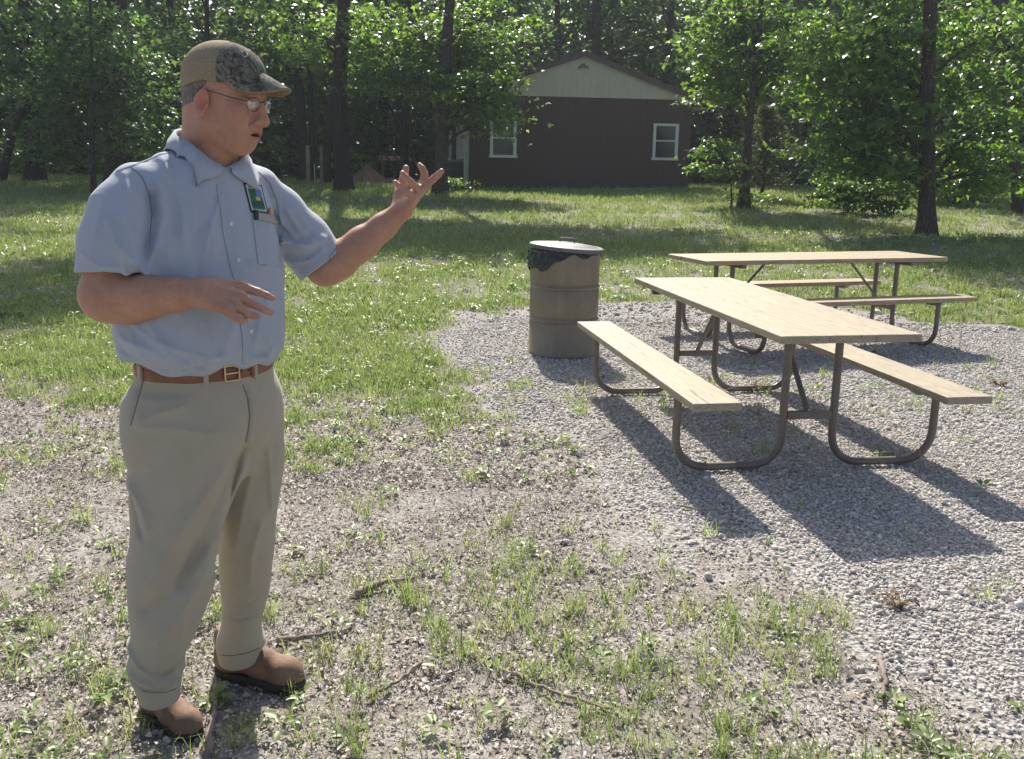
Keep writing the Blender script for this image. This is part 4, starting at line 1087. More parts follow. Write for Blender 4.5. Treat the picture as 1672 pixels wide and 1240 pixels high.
def lawn(x, y):                              # 0 bare .. 1 thick
    n = fbm(x, y, .8, 31)-.5; n2 = fbm(x, y, 3.2, 32)-.5; gap = fbm(x, y, 1.6, 37)
    yy = y+.9*n*2+.35*np.clip(x+.6, -1.2, 1.2)*1.0
    g = sstep(5.0, 6.9, yy)
    g = np.maximum(g, .34*sstep(.50, .66, fbm(x, y, 1.1, 33))*sstep(7.5, 5.5, y)*(1-.85*sstep(4.6, 4.0, y)*sstep(2.9, 3.5, y)))
    g = g*(.62+.9*sstep(-.12, .12, n2)*.5)
    g = np.where(y > 7.0, g*(.42+.58*sstep(.40, .54, gap)), g)
    return np.clip(g, 0, 1)
def path_m(x, y):                            # gravel track leading past the far barricade
    c = -3.7-.16*(y-30); return sstep(1.5, .6, np.abs(x-c)+(fbm(x, y, .9, 41)-.5)*1.2)*sstep(29.0, 31, y)
def forest(x, y): return sstep(33, 37, y+(fbm(x, y, .2, 43)-.5)*5-.10*np.abs(x-2)+.0*x)

def axis(lo, hi, fine, a, b, grow=1.09):
    v = list(np.arange(a, b+1e-6, fine)); s_ = fine; q = v[-1]
    while q < hi: s_ *= grow; q += s_; v.append(q)
    s_ = fine; q = v[0]
    while q > lo: s_ *= grow; q -= s_; v.insert(0, q)
    return np.array(v)
gx = axis(-500, 500, .045, -3.2, 4.6, 1.075); gy = axis(-60, 700, .045, 1.7, 8.5, 1.05)
XX, YY = np.meshgrid(gx, gy); ZZ = ground_z(XX, YY)
gs = gravel_sd(XX, YY)
ZZ += np.where((YY < 10) & (YY > 1), (fbm(XX, YY, 14, 51, 2)-.5)*.018*sstep(-.2, .1, gs)+(fbm(XX, YY, 5, 52, 2)-.5)*.012*sstep(-.3, .1, gs), 0)
nx, ny = len(gx), len(gy)
idx = (np.arange(ny-1)[:, None]*nx+np.arange(nx-1)[None, :]).ravel()
GF = np.stack([idx, idx+1, idx+nx+1, idx+nx], 1)
gc = np.zeros((nx*ny, 3)); gc[:, 0] = sstep(.06, -.06, gs).ravel(); gc[:, 1] = lawn(XX, YY).ravel(); gc[:, 2] = np.maximum(path_m(XX, YY), 0).ravel()
gc[:, 1] *= 1-gc[:, 0]
fo_ = forest(XX, YY).ravel(); gc[:, 1] *= 1-fo_*.85
def ground_mat():
    t = NT('ground_soil'); v = t.co(); at_ = t.n('ShaderNodeAttribute', attribute_name='tint'); sp = t.n('ShaderNodeSeparateColor', i_0=at_.outputs[0])
    n1 = t.noise(v, 3, 5, .65); n2 = t.noise(v, 26, 5, .7); n3 = t.noise(v, 110, 4, .7)
    soil = t.ramp(n2, [(.3, (.16, .14, .12)), (.45, (.33, .31, .28)), (.6, (.48, .46, .43)), (.75, (.59, .57, .54))])
    soil = t.mix(t.ramp(n3, [(.35, .55), (.6, 0.0)]), soil, (.06, .045, .035))
    soil = t.mix(t.ramp(n1, [(.4, .35), (.6, 0.0)]), soil, (.12, .09, .07))
    vo = t.n('ShaderNodeTexVoronoi', i_Vector=v, i_Scale=55.0); vo2 = t.n('ShaderNodeTexVoronoi', i_Vector=v, i_Scale=110.0)
    gcol = t.ramp(vo.outputs[1], [(0, (.34, .32, .30)), (.5, (.46, .44, .42)), (1, (.56, .54, .51))])
    gcol = t.mix(t.ramp(vo.outputs[0], [(.25, 0.0), (.75, .8)]), gcol, (.10, .095, .09))
    grs = t.ramp(t.noise(v, 9, 4), [(.3, (.11, .12, .06)), (.7, (.22, .22, .12))])
    c = t.mix(sp.outputs[1], soil, grs); c = t.mix(sp.outputs[0], c, gcol); c = t.mix(sp.outputs[2], c, (.30, .28, .27))
    h = t.math('ADD', t.math('MULTIPLY', n2, 1.0), t.math('MULTIPLY', n3, .5))
    h2 = t.math('SUBTRACT', 1.0, vo.outputs[0]); hh = t.n('ShaderNodeMix', data_type='FLOAT'); t.set(hh.inputs[0], sp.outputs[0]); t.set(hh.inputs[2], h); t.set(hh.inputs[3], h2)
    return t.done(t.pbr(c, .9, t.bump(hh.outputs[0], .8, .015), spec=.15))
ground = tag(mesh_obj('ground', np.stack([XX.ravel(), YY.ravel(), ZZ.ravel()], 1), GF, ground_mat(), None, True, gc), 'ground of soil, gravel and lawn', kind='structure')
def gz_at(x, y): return ground_z(x, y)

# ================================================================ scattered small stuff
def in_view(n, y0, y1, p=1.0, margin=.35):
    """random ground points inside the view wedge, y-density ~ y^-p relative to area"""
    y = rng.uniform(0, 1, n); e = 2-p
    y = (y0**e+y*(y1**e-y0**e))**(1/e) if abs(e) > 1e-6 else y0*(y1/y0)**y
    x = rng.uniform(-1, 1, n)*(.56*y+margin); return x, y
def leafmat(name, cols, trans, rough=.5, tr=.5, spec=.4, isl='ShaderNodeNewGeometry'):
    t = NT(name); g = t.n('ShaderNodeNewGeometry'); c = t.ramp(g.outputs['Random Per Island'], [(i/(len(cols)-1), q) for i, q in enumerate(cols)])
    p = t.pbr(c, rough, spec=spec)
    tl = t.n('ShaderNodeBsdfTranslucent'); t.set(tl.inputs[0], t.mix(1.0, c, trans, 'MULTIPLY'))
    m = t.n('ShaderNodeMixShader', i_0=tr); t.t.links.new(p, m.inputs[1]); t.t.links.new(tl.outputs[0], m.inputs[2]); return t.done(m.outputs[0])
M_grass = leafmat('grass_blades', [(.16, .22, .08), (.235, .31, .12), (.33, .405, .18), (.19, .265, .10), (.44, .44, .28)], (1.35, 1.4, .85), .55, .42, .3)
M_weed = leafmat('weed_leaves', [(.12, .19, .06), (.19, .27, .09), (.27, .35, .13), (.15, .21, .09), (.22, .27, .14)], (1.4, 1.45, .85), .42, .38, .5)
M_litter = leafmat('dead_leaf_litter', [(.36, .315, .27), (.53, .485, .435), (.63, .595, .55), (.42, .37, .32), (.69, .66, .62), (.24, .195, .155), (.57, .53, .48)], (1, .9, .8), .75, .12, .15)
M_stone = leafmat('crushed_limestone', [(.37, .345, .315), (.47, .445, .41), (.55, .525, .49), (.42, .39, .355), (.62, .60, .565), (.48, .45, .41)], (.2, .2, .2), .85, .0, .2)
M_dry = leafmat('dry_stems', [(.30, .22, .14), (.38, .28, .18), (.22, .13, .08)], (1, .9, .8), .7, .25)

def grass_blades(x, y, h, w, lean, seed=0):
    n = len(x); z = gz_at(x, y); a = rng.uniform(0, 2*math.pi, n); b = rng.uniform(0, 2*math.pi, n)
    dx, dy = np.cos(a)*w/2, np.sin(a)*w/2; lx, ly = np.cos(b)*lean*h, np.sin(b)*lean*h
    V = np.zeros((n, 5, 3))
    V[:, 0] = np.stack([x-dx, y-dy, z-.004], 1); V[:, 1] = np.stack([x+dx, y+dy, z-.004], 1)
    V[:, 2] = np.stack([x-dx*.8+lx*.32, y-dy*.8+ly*.32, z+h*.55], 1); V[:, 3] = np.stack([x+dx*.8+lx*.32, y+dy*.8+ly*.32, z+h*.55], 1)
    V[:, 4] = np.stack([x+lx, y+ly, z+h*np.clip(1-.35*lean, .4, 1)], 1)
    f = np.array([[0, 1, 3], [0, 3, 2], [2, 3, 4]]); F = (np.arange(n)[:, None, None]*5+f).reshape(-1, 3)
    return V.reshape(-1, 3), F
def merge(parts):
    Vs = []; Fs = []; o = 0
    for V, F in parts: Vs.append(V); Fs.append(F+o); o += len(V)
    return np.concatenate(Vs), np.concatenate(Fs)
parts = []
# tufts: centres, each with a spray of blades
def tufts(nc, y0, y1, p, dens, nb, rad, hm, wm, keep_gravel=False, seed=1):
    x, y = in_view(nc, y0, y1, p); k = dens(x, y); s_ = rng.uniform(0, 1, nc) < k; x, y = x[s_], y[s_]
    n = rng.integers(max(2, int(nb*.5)), int(nb*1.5)+1, len(x)); X = np.repeat(x, n); Y = np.repeat(y, n); sc = np.repeat(rng.uniform(.55, 1.35, len(x)), n)
    r = np.repeat(rng.uniform(.4, 1, len(x))*rad, n)
    X = X+rng.normal(0, 1, len(X))*r; Y = Y+rng.normal(0, 1, len(X))*r; m = len(X)
    h = hm*sc*rng.uniform(.45, 1.25, m); w = wm*rng.uniform(.7, 1.3, m)
    return grass_blades(X, Y, h, w, rng.uniform(.1, 1.1, m))
nog = lambda x, y: np.maximum(sstep(-.10, .30, gravel_sd(x, y)), .035*(y < 7.5))
hidden = lambda x, y: ~((x > -1.6) & (x < 4.8) & (y > 29.2) & (y < 40))
parts.append(tufts(6500, 1.9, 7.6, 1.0, lambda x, y: (lawn(x, y)**1.2*1.0+.035)*nog(x, y), 14, .035, .095, .0042))
parts.append(tufts(2600, 1.9, 4.2, .8, lambda x, y: (.15+.85*sstep(.45, .6, fbm(x, y, 2.1, 66)))*(.25+.75*sstep(-.3, .5, x+.25*(y-2.5)))*sstep(4.2, 3.4, y-.25*x)*nog(x, y), 10, .028, .085, .0034))
parts.append(tufts(15000, 5.4, 9.5, 1.0, lambda x, y: lawn(x, y)*nog(x, y), 11, .05, .085, .0055))
parts.append(tufts(17000, 8.5, 16, 1.0, lambda x, y: lawn(x, y)*nog(x, y), 10, .07, .09, .008))
parts.append(tufts(17000, 14, 27, 1.0, lambda x, y: (lawn(x, y)*.9+.1)*hidden(x, y), 9, .11, .10, .013))
parts.append(tufts(9000, 24, 38, 1.0, lambda x, y: hidden(x, y)*(1-path_m(x, y))*(1-.6*forest(x, y)), 8, .16, .12, .022))
V, F = merge(parts); tag(mesh_obj('grass', V, F, M_grass), 'sparse green grass and lawn blades over the clearing', kind='stuff')
# broad-leaved weeds and seedlings
def leaf_shape(c, u, n_, L, W, fold=.25, droop=.15):
    """c base, u direction, n_ up normal: 6-vertex folded leaf -> 4 tris"""
    s_ = np.cross(u, n_); s_ /= np.linalg.norm(s_, axis=1)[:, None]+1e-9
    L = L[:, None]; W = W[:, None]
    p0 = c; p1 = c+u*L*.35+s_*W*.5+n_*W*fold; p2 = c+u*L*.72+s_*W*.38+n_*(W*fold-L*droop*.4); p3 = c+u*L-n_*L*droop
    p4 = c+u*L*.72-s_*W*.38+n_*(W*fold-L*droop*.4); p5 = c+u*L*.35-s_*W*.5+n_*W*fold; m = c+u*L*.52-n_*L*droop*.12
    V = np.stack([p0, p1, p2, p3, p4, p5, m], 1).reshape(-1, 3)
    f = np.array([[0, 1, 6], [1, 2, 6], [2, 3, 6], [3, 4, 6], [4, 5, 6], [5, 0, 6]]); F = (np.arange(len(c))[:, None, None]*7+f).reshape(-1, 3)
    return V, F
def weeds(nc, y0, y1, p, dens, nl, hm, L0):
    x, y = in_view(nc, y0, y1, p); s_ = rng.uniform(0, 1, nc) < dens(x, y); x, y = x[s_], y[s_]
    n = rng.integers(max(3, nl-2), nl+4, len(x)); X = np.repeat(x, n); Y = np.repeat(y, n); H = np.repeat(hm*rng.uniform(.3, 1.3, len(x)), n); S = np.repeat(rng.uniform(.55, 1.3, len(x)), n)
    m = len(X); a = rng.uniform(0, 2*math.pi, m); el = rng.uniform(-.15, .7, m); t = rng.uniform(.3, 1, m)
    u = np.stack([np.cos(a)*np.cos(el), np.sin(a)*np.cos(el), np.sin(el)], 1); up = np.stack([-np.cos(a)*np.sin(el), -np.sin(a)*np.sin(el), np.cos(el)], 1)
    c = np.stack([X, Y, gz_at(X, Y)+H*t], 1)+u*.012; L = L0*S*rng.uniform(.6, 1.2, m)
    A = leaf_shape(c, u, up, L, L*rng.uniform(.42, .75, m))
    k = len(x); st = grass_blades(x, y, hm*np.ones(k)*.9, np.full(k, .003), rng.uniform(0, .2, k))
    return [A, st]
parts = weeds(2600, 1.9, 5.2, 1.0, lambda x, y: (.08+.70*sstep(.50, .66, fbm(x, y, 1.7, 61)))*(.45+.55*sstep(-.6, .6, x))*nog(x, y)*(1-.55*sstep(3.1, 3.6, y)*sstep(5.0, 4.4, y)), 7, .045, .034)
parts += weeds(3600, 4.6, 9.5, 1.0, lambda x, y: (lawn(x, y)*.9+.06)*nog(x, y), 7, .05, .036)
parts += weeds(4200, 8.5, 18, 1.0, lambda x, y: lawn(x, y)*.9*nog(x, y), 6, .06, .055)
V, F = merge(parts); tag(mesh_obj('weeds', V, F, M_weed), 'low broad-leaved weeds and seedlings between the grass', kind='stuff')
# dead leaves, chips and twigs
def litter(n, y0, y1, p, dens, L0):
    x, y = in_view(n, y0, y1, p); s_ = rng.uniform(0, 1, n) < dens(x, y); x, y = x[s_], y[s_]; n = len(x)
    a = rng.uniform(0, 2*math.pi, n); el = rng.normal(0, .28, n); ro = rng.normal(0, .35, n)
    u = np.stack([np.cos(a)*np.cos(el), np.sin(a)*np.cos(el), np.sin(el)], 1); sd = np.stack([-np.sin(a), np.cos(a), 0*a], 1); up = np.cross(u, sd); up = up*np.cos(ro)[:, None]+sd*np.sin(ro)[:, None]
    up *= np.sign(up[:, 2:3]+1e-9); L = L0*np.clip(rng.lognormal(0, .42, n), .3, 1.9); W = L*rng.uniform(.25, .8, n)
    c = np.stack([x, y, gz_at(x, y)+rng.uniform(.002, .014, n)+np.abs(np.sin(el))*L*.5], 1)-u*(L*.5)[:, None]
    V, F = leaf_shape(c, u, up, L, W, fold=.35, droop=.2); V = V+rng.normal(0, 1, V.shape)*np.repeat(L*.06, 7)[:, None]; return V, F
bare = lambda x, y: (1-.75*lawn(x, y))*nog(x, y)
parts = [litter(34000, 1.9, 4.6, .8, bare, .0085), litter(50000, 1.9, 4.6, .8, lambda x, y: bare(x, y)*(.35+.65*sstep(.35, .55, fbm(x, y, 2.5, 71))), .0138), litter(74000, 4.3, 8.2, .8, bare, .0175), litter(16000, 8, 17, 1, lambda x, y: (1-lawn(x, y))*nog(x, y), .036), litter(9000, 18, 36, 1, lambda x, y: np.maximum(forest(x, y), .12)*hidden(x, y), .07),
         litter(2600, 1.9, 9, 1, lambda x, y: 1-nog(x, y)+.2, .020)]
V, F = merge(parts); tag(mesh_obj('leaf_litter', V, F, M_litter), 'pale dead leaves and chips lying on bare soil', kind='stuff')
# crushed stone
ICO = None
def stones(n, y0, y1, p, S0, dens, det=0):
    import bmesh
    bm = bmesh.new(); bmesh.ops.create_icosphere(bm, subdivisions=1, radius=1); B_ = np.array([v.co[:] for v in bm.verts]); f = np.array([[v.index for v in q.verts] for q in bm.faces]); bm.free()
    x, y = in_view(n, y0, y1, p); s_ = rng.uniform(0, 1, n) < dens(x, y); x, y = x[s_], y[s_]; n = len(x)
    S = S0*rng.lognormal(0, .35, n); sc = np.stack([rng.uniform(.7, 1.3, n), rng.uniform(.5, .95, n), rng.uniform(.35, .7, n)], 1)*S[:, None]/2
    q = rng.normal(0, 1, (n, 4)); q[:, 1:3] *= .35; q /= np.linalg.norm(q, axis=1)[:, None]; w, a, b, c = q.T
    Rm = np.stack([1-2*(b*b+c*c), 2*(a*b-c*w), 2*(a*c+b*w), 2*(a*b+c*w), 1-2*(a*a+c*c), 2*(b*c-a*w), 2*(a*c-b*w), 2*(b*c+a*w), 1-2*(a*a+b*b)], 1).reshape(n, 3, 3)
    V = B_[None]*rng.uniform(.72, 1.2, (n, len(B_), 1))*sc[:, None, :]; V = np.einsum('nij,nkj->nki', Rm, V)
    V[:, :, 0] += x[:, None]; V[:, :, 1] += y[:, None]; V[:, :, 2] += (gz_at(x, y)+S*rng.uniform(.02, .22, n))[:, None]
    return V.reshape(-1, 3), (np.arange(n)[:, None, None]*len(B_)+f).reshape(-1, 3)
gd = lambda x, y: np.maximum(sstep(.06, -.22, gravel_sd(x, y)), .30*sstep(.75, .0, gravel_sd(x, y)))
parts = [stones(80000, 2.2, 5.4, .6, .0132, gd), stones(6000, 2.2, 7.0, .6, .019, gd), stones(76000, 5.0, 9.3, .8, .0165, gd), stones(9000, 9, 11.5, 1, .03, gd), stones(1400, 2.0, 8, 1, .013, lambda x, y: .25*np.ones_like(x)),
         stones(7000, 29, 42, .6, .09, lambda x, y: path_m(x, y))]
V, F = merge(parts); tag(mesh_obj('gravel', V, F, M_stone), 'pale grey crushed-stone gravel around the picnic tables', kind='stuff')
# ---- sticks lying about, each its own thing
M_stick = plain('grey_bark_stick', (.24, .195, .16), .85, 0, .5, 60, .35)
def stick(pix, r0, r1, label, lift=.012):
    pts = []
    P_ = [gpix(*q) for q in pix]; n = 14
    for i in range(n+1):
        t = i/n*(len(P_)-1); k = min(int(t), len(P_)-2); u = t-k; p = np.array(P_[k])*(1-u)+np.array(P_[k+1])*u
        p = p+rng.normal(0, .004, 2); pts.append([p[0], p[1], float(ground_z(*p))+lift+r0*.6+rng.normal(0, .0015)])
    rr = np.linspace(r0, r1, n+1)*rng.uniform(.85, 1.15, n+1); o0 = np.array(pts[0])
    ob = MB().tube(np.array(pts)-o0, rr, 7).build('fallen_stick', M_stick, None, smooth=True); ob.location = o0
    return tag(ob, label, 'stick')
stick([(582, 972), (620, 955), (672, 948)], .016, .007, 'dark brown curved stick lying on the bare soil right of the trousers')
stick([(452, 1046), (500, 1040), (550, 1032)], .012, .006, 'grey stick lying behind the shoe that points right')
stick([(335, 1238), (348, 1180), (352, 1150)], .011, .006, 'pale forked twig lying upright in view between the two shoes')
stick([(600, 1138), (650, 1112), (690, 1080)], .007, .004, 'thin grey twig slanting through weeds at the bottom, left of the middle')
stick([(820, 1095), (900, 1130), (1000, 1160)], .0075, .004, 'long thin twig among weeds at the bottom middle')
stick([(1436, 1075), (1446, 1110), (1440, 1140)], .010, .006, 'pale curved stick in the weeds at the gravel edge')
stick([(815, 1200), (832, 1160), (812, 1120)], .006, .003, 'small bare twig lying beneath the long thin twig')
stick([(1110, 825), (1140, 832), (1180, 835)], .006, .003, 'thin brown twig at the gravel edge beside the left bench shadow')
# ---- dry weed clumps standing in the gravel
def dry_clump(px, py, h, n, spread, label, leafy=0):
    x, y = gpix(px, py); z = float(ground_z(x, y)); m = MB()
    for i in range(n):
        a = rng.uniform(0, 2*math.pi); r = rng.uniform(.2, 1)*spread; hh = h*rng.uniform(.5, 1.1); ts = np.linspace(0, 1, 6)
        m.tube([(r*t*math.cos(a)+.006*math.sin(7*t+i), r*t*math.sin(a), hh*t*(1-.25*t*r/spread)) for t in ts], [.0016*(1-.6*t) for t in ts], 4)
        if leafy:
            for k in range(leafy):
                t = rng.uniform(.3, 1); b = rng.uniform(0, 6.28); c = np.array([[r*t*math.cos(a), r*t*math.sin(a), hh*t]]); u = np.array([[math.cos(b), math.sin(b), -.2]])
                V, F = leaf_shape(c, u, np.array([[0, 0, 1.]]), np.array([.03]), np.array([.014])); m.add(V, F)
    o = m.build('dry_weed', M_dry, None); o.location = (x, y, z); return tag(o, label, 'dry weed')
dry_clump(1470, 985, .07, 26, .10, 'straw-brown dry weed clump on the open gravel in the foreground', 1)
dry_clump(1235, 640, .10, 8, .05, 'reddish dry weed under the near table beside its ground tube', 2)
dry_clump(1158, 622, .06, 7, .05, 'small reddish dry weed under the table, left of the taller one', 2)
dry_clump(1632, 628, .06, 20, .10, 'flat rust-brown weed tuft right of the near table', 2)
dry_clump(1565, 575, .62, 2, .10, 'tall thin dark weed stalk standing beside the back bench end', 6)
dry_clump(988, 735, .13, 3, .03, 'short red-brown stalk below the left bench', 2)
dry_clump(1500, 770, .35, 2, .03, 'tall thin pale stalk beside the near table frame', 1)
# ================================================================ trees
def bark(name, a, b, sc=1.0):
    t = NT(name); v = t.co(scale=(7*sc, 7*sc, 1.1*sc)); n = t.noise(v, 4, 5, .65, .6); n2 = t.noise(t.co(), 1.2, 3); vo = t.n('ShaderNodeTexVoronoi', i_Vector=v, i_Scale=3.2, feature='DISTANCE_TO_EDGE')
    c = t.mix(t.ramp(n, [(.3, 0.0), (.7, 1.0)]), a, b); c = t.mix(t.math('MULTIPLY', t.ramp(n2, [(.45, 0.0), (.65, 1.0)]), .35), c, (.06, .08, .045))
    h = t.math('ADD', n, t.ramp(vo.outputs[0], [(.0, 0.0), (.22, 1.0)])); c = t.mix(t.ramp(vo.outputs[0], [(0.0, .6), (.12, 0.0)]), c, tuple(x*.4 for x in a))
    return t.done(t.pbr(c, .9, t.bump(h, .9, .03), spec=.15))
M_bark = bark('tree_bark', (.075, .062, .052), (.135, .115, .10)); M_barkd = bark('dark_tree_bark', (.045, .038, .033), (.085, .072, .062))
M_leafA = leafmat('maple_leaves', [(.045, .085, .03), (.065, .12, .034), (.10, .165, .045), (.05, .095, .034), (.16, .23, .07)], (2.7, 2.9, 1.1), .34, .5, .6)
M_leafB = leafmat('woodland_leaves', [(.035, .065, .035), (.05, .095, .042), (.075, .13, .05), (.042, .078, .04), (.12, .18, .07)], (2.4, 2.7, 1.1), .34, .48, .6)
M_pine = leafmat('pine_needles', [(.06, .09, .045), (.09, .12, .06), (.13, .14, .08)], (1.6, 1.6, 1.0), .5, .4, .3)
def tube_tree(pts, r, n=10, m=None):
    m = m or MB(); return m.tube(pts, r, n)
def leaves_at(C, L0, flat=.55, lobed=True, droop=.25, spread=None):
    """one leaf per centre; mostly flat-lying blades with random tilt"""
    n = len(C); a = rng.uniform(0, 2*math.pi, n); el = rng.normal(-.25, .45, n)
    u = np.stack([np.cos(a)*np.cos(el), np.sin(a)*np.cos(el), np.sin(el)], 1); sd = np.stack([-np.sin(a), np.cos(a), 0*a], 1); up = np.cross(u, sd); up *= np.sign(up[:, 2:3]+1e-9)
    ro = rng.normal(0, flat, n)[:, None]; up2 = up*np.cos(ro)+sd*np.sin(ro); s_ = np.cross(u, up2); L = (L0*rng.uniform(.6, 1.3, n))[:, None]; W = L*rng.uniform(.75, 1.0, n)[:, None]
    if not lobed:
        V = np.stack([C, C+u*L*.5+s_*W*.36, C+u*L, C+u*L*.5-s_*W*.36], 1).reshape(-1, 3); f = np.array([[0, 1, 2], [0, 2, 3]]); k = 4
    else:
        V = np.stack([C, C+u*L*.28+s_*W*.52-up2*L*.08, C+u*L*.52+s_*W*.20, C+u*L-up2*L*droop, C+u*L*.52-s_*W*.20, C+u*L*.28-s_*W*.52-up2*L*.08], 1).reshape(-1, 3)
        f = np.array([[0, 1, 2], [0, 2, 4], [2, 3, 4], [0, 4, 5]]); k = 6
    return V, (np.arange(n)[:, None, None]*k+f).reshape(-1, 3)
def blob_leaves(blobs, per, L0, clr=.28, lobed=True, npc=16):
    """blobs: (cx,cy,cz,rx,ry,rz,clusters)"""
    out = []
    for (cx, cy, cz, rx, ry, rz, nc) in blobs:
        nc = max(3, int(nc*.42)); q = rng.normal(0, 1, (nc, 3)); q /= np.linalg.norm(q, axis=1)[:, None]; q *= rng.uniform(.25, 1, nc)[:, None]**.45
        c = q*[rx, ry, rz]+[cx, cy, cz]; c[:, 2] = np.round(c[:, 2]/.33)*.33+rng.normal(0, .05, nc); c[:, 2] = c[:, 2]-.12*np.hypot(q[:, 0]*rx, q[:, 1]*ry)
        out.append(c)
    c = np.concatenate(out); n = (npc*2.2*rng.uniform(.4, 1.6, len(c))).astype(int); C = np.repeat(c, n, axis=0)
    rr_ = np.repeat(rng.uniform(.7, 1.35, len(c)), n)[:, None]; w_ = rng.normal(0, 1, C.shape)*np.array([clr*1.15, clr*1.15, clr*.20])*rr_; w_[:, 2] -= .22*np.hypot(w_[:, 0], w_[:, 1]); C = C+w_; return leaves_at(C, L0, lobed=lobed), c
def limb(m, p0, p1, r0, r1, n=7, sag=.08, wig=.05):
    p0 = np.array(p0, float); p1 = np.array(p1, float); L = np.linalg.norm(p1-p0); t = np.linspace(0, 1, n)
    P = p0+(p1-p0)*t[:, None]; P[:, 2] += np.sin(t*math.pi)*L*sag; P += np.r_[np.zeros((1, 3)), rng.normal(0, wig*L*.3, (n-2, 3)), np.zeros((1, 3))]
    m.tube(P, np.linspace(r0, r1, n), 7); return P
def trunk_pts(pix, Y, dY=0):
    P = []
    for i, (px, py) in enumerate(pix): P.append(at(px, py, Y+dY*i))
    return P
def big_tree(name, pix, Y, wpx, top, blobs, label, cat='tree', mat=None, lmat=None, L0=.155, extra=None, group=None, clr=.28, npc=19, dens=.8, forks=None, lobed=True):
    """trunk follows measured pixels from the base upwards; blobs (px,py,dY,rx,ry,rz,count) in metres around it"""
    mat = mat or M_bark; lmat = lmat or M_leafA
    P = trunk_pts(pix, Y); x0, y0 = P[0][0], Y; z0 = float(ground_z(x0, y0)); o = np.array([x0, y0, z0])
    P[0][2] = z0-.15; r = wpx*Y/FPX/2
    d = P[-1]-P[-2]; d /= np.linalg.norm(d); ext = [P[-1]+d*(top-P[-1][2])*k for k in (.35, .7, 1.0)] if top > P[-1][2] else []
    Q = np.array(P+ext); t = np.cumsum(np.r_[0, np.linalg.norm(np.diff(Q, axis=0), axis=1)]); tt = np.linspace(0, t[-1], 40); tt = np.sort(np.r_[tt, .12, .25, .4, .6])
    S = np.stack([np.interp(tt, t, Q[:, i]) for i in range(3)], 1)-o
    S[:, 0] += .03*np.sin(tt*1.3+x0)*r*4; S[:, 1] += .03*np.cos(tt*1.1)*r*4
    rr = r*(1-.62*tt/t[-1])*(1+.75*np.exp(-tt/.28))*(1+.04*np.sin(tt*5))
    root = empty(name, o, 0, label, cat, group)
    m = MB().tube(S, rr, 18)
    for fk in (forks or []):
        a = [at(px, py, Y)-o for px, py in fk[0]]; L = np.array(a); e_ = L[-1]+(L[-1]-L[-2])/np.linalg.norm(L[-1]-L[-2])*fk[2]; L = np.r_[L, [e_]]
        m.tube(L, np.linspace(r*fk[1], r*.3, len(L)), 12)
    B_ = []
    for (px, py, dy, rx, ry, rz, nc) in blobs:
        tx = np.interp(-py, [-q[1] for q in pix], [q[0] for q in pix])
        if abs(px-tx)*Y/FPX < rx*.95: dy = max(dy, ry*.85+.2)
        c = at(px, py, Y+dy)-o; B_.append((c[0], c[1], c[2], rx, ry, rz, int(nc*dens)))
    for (hx, hy, hz, rx, ry, rz, nc) in (extra or []): B_.append((hx, hy, hz, rx, ry, rz, int(nc*dens)))  # extra: crown masses above the view, added for the shadows they cast
    for b in B_:
        hz = max(.9, min(b[2]-.5-.25*math.hypot(b[0], b[1]), S[-1][2]-.2)); i = int(np.argmin(np.abs(S[:, 2]-hz)))
        E = limb(m, S[i], b[:3], max(.02, rr[i]*.34), .014)
        for k in range(5):
            q = rng.normal(0, 1, 3); q /= np.linalg.norm(q); limb(m, E[int(rng.integers(2, 6))], np.array(b[:3])+q*np.array(b[3:6])*.8, .018, .005, 5)
    m.build('trunk', mat, root, auto=60)
    (V, F), _ = blob_leaves(B_, 0, L0, clr=clr, npc=npc, lobed=lobed)
    mesh_obj('crown', V, F, lmat, root)
    return root
# --- the trees one can pick out
big_tree('tree', [(560, 305), (557, 240), (556, 150), (557, 60), (560, 0)], 26, 27, 12,
         [(600, 40, -.5, 1.2, 1, .8, 60), (520, 60, .5, .9, 1, .8, 45), (640, 110, 0, 1.3, 1, .45, 60), (470, 30, 0, 1.2, 1, .9, 50)],
         'thickest dark straight trunk in the middle distance, between the posts and the barricade', mat=M_barkd,
         extra=[(1.5, -1, 8.0, 2.2, 1.6, 1.0, 260), (-1.6, -1.5, 8.5, 2.0, 1.8, 1.2, 100), (0, 0, 9.8, 2.6, 2.2, 1.3, 300), (-2.0, -4.2, 10.6, 1.5, 2.2, .8, 420)])  # unseen upper crown; last limb stretched forward to shade the left lawn
big_tree('maple_tree', [(720, 320), (721, 260), (724, 160), (729, 80), (736, 0)], 25, 22, 10.5,
         [(785, 138, -.6, .85, .8, .48, 95), (700, 60, -.5, 1.4, 1.0, .9, 130), (660, 120, 0, 1.1, .9, .6, 80), (775, 90, -.3, 1.1, .9, .7, 110), (820, 190, -.9, .36, .45, .20, 28), (790, 25, -.2, 1.4, 1.0, .8, 90),
          (640, 40, .2, 1.2, 1, .8, 70), (765, 178, -.6, .40, .4, .14, 16)],
         'maple with sunlit leaves overhanging the left corner of the brown building',
         extra=[(-.6, -.8, 7.6, 2.2, 1.6, 1.0, 340), (1.6, -.3, 8.4, 2.2, 1.6, 1.0, 340), (3.4, -.5, 8.0, 1.6, 1.5, .9, 260), (.6, 0, 9.4, 2.6, 1.8, 1.0, 320)])  # unseen upper crown, made dense and wide to throw the lawn's shade band
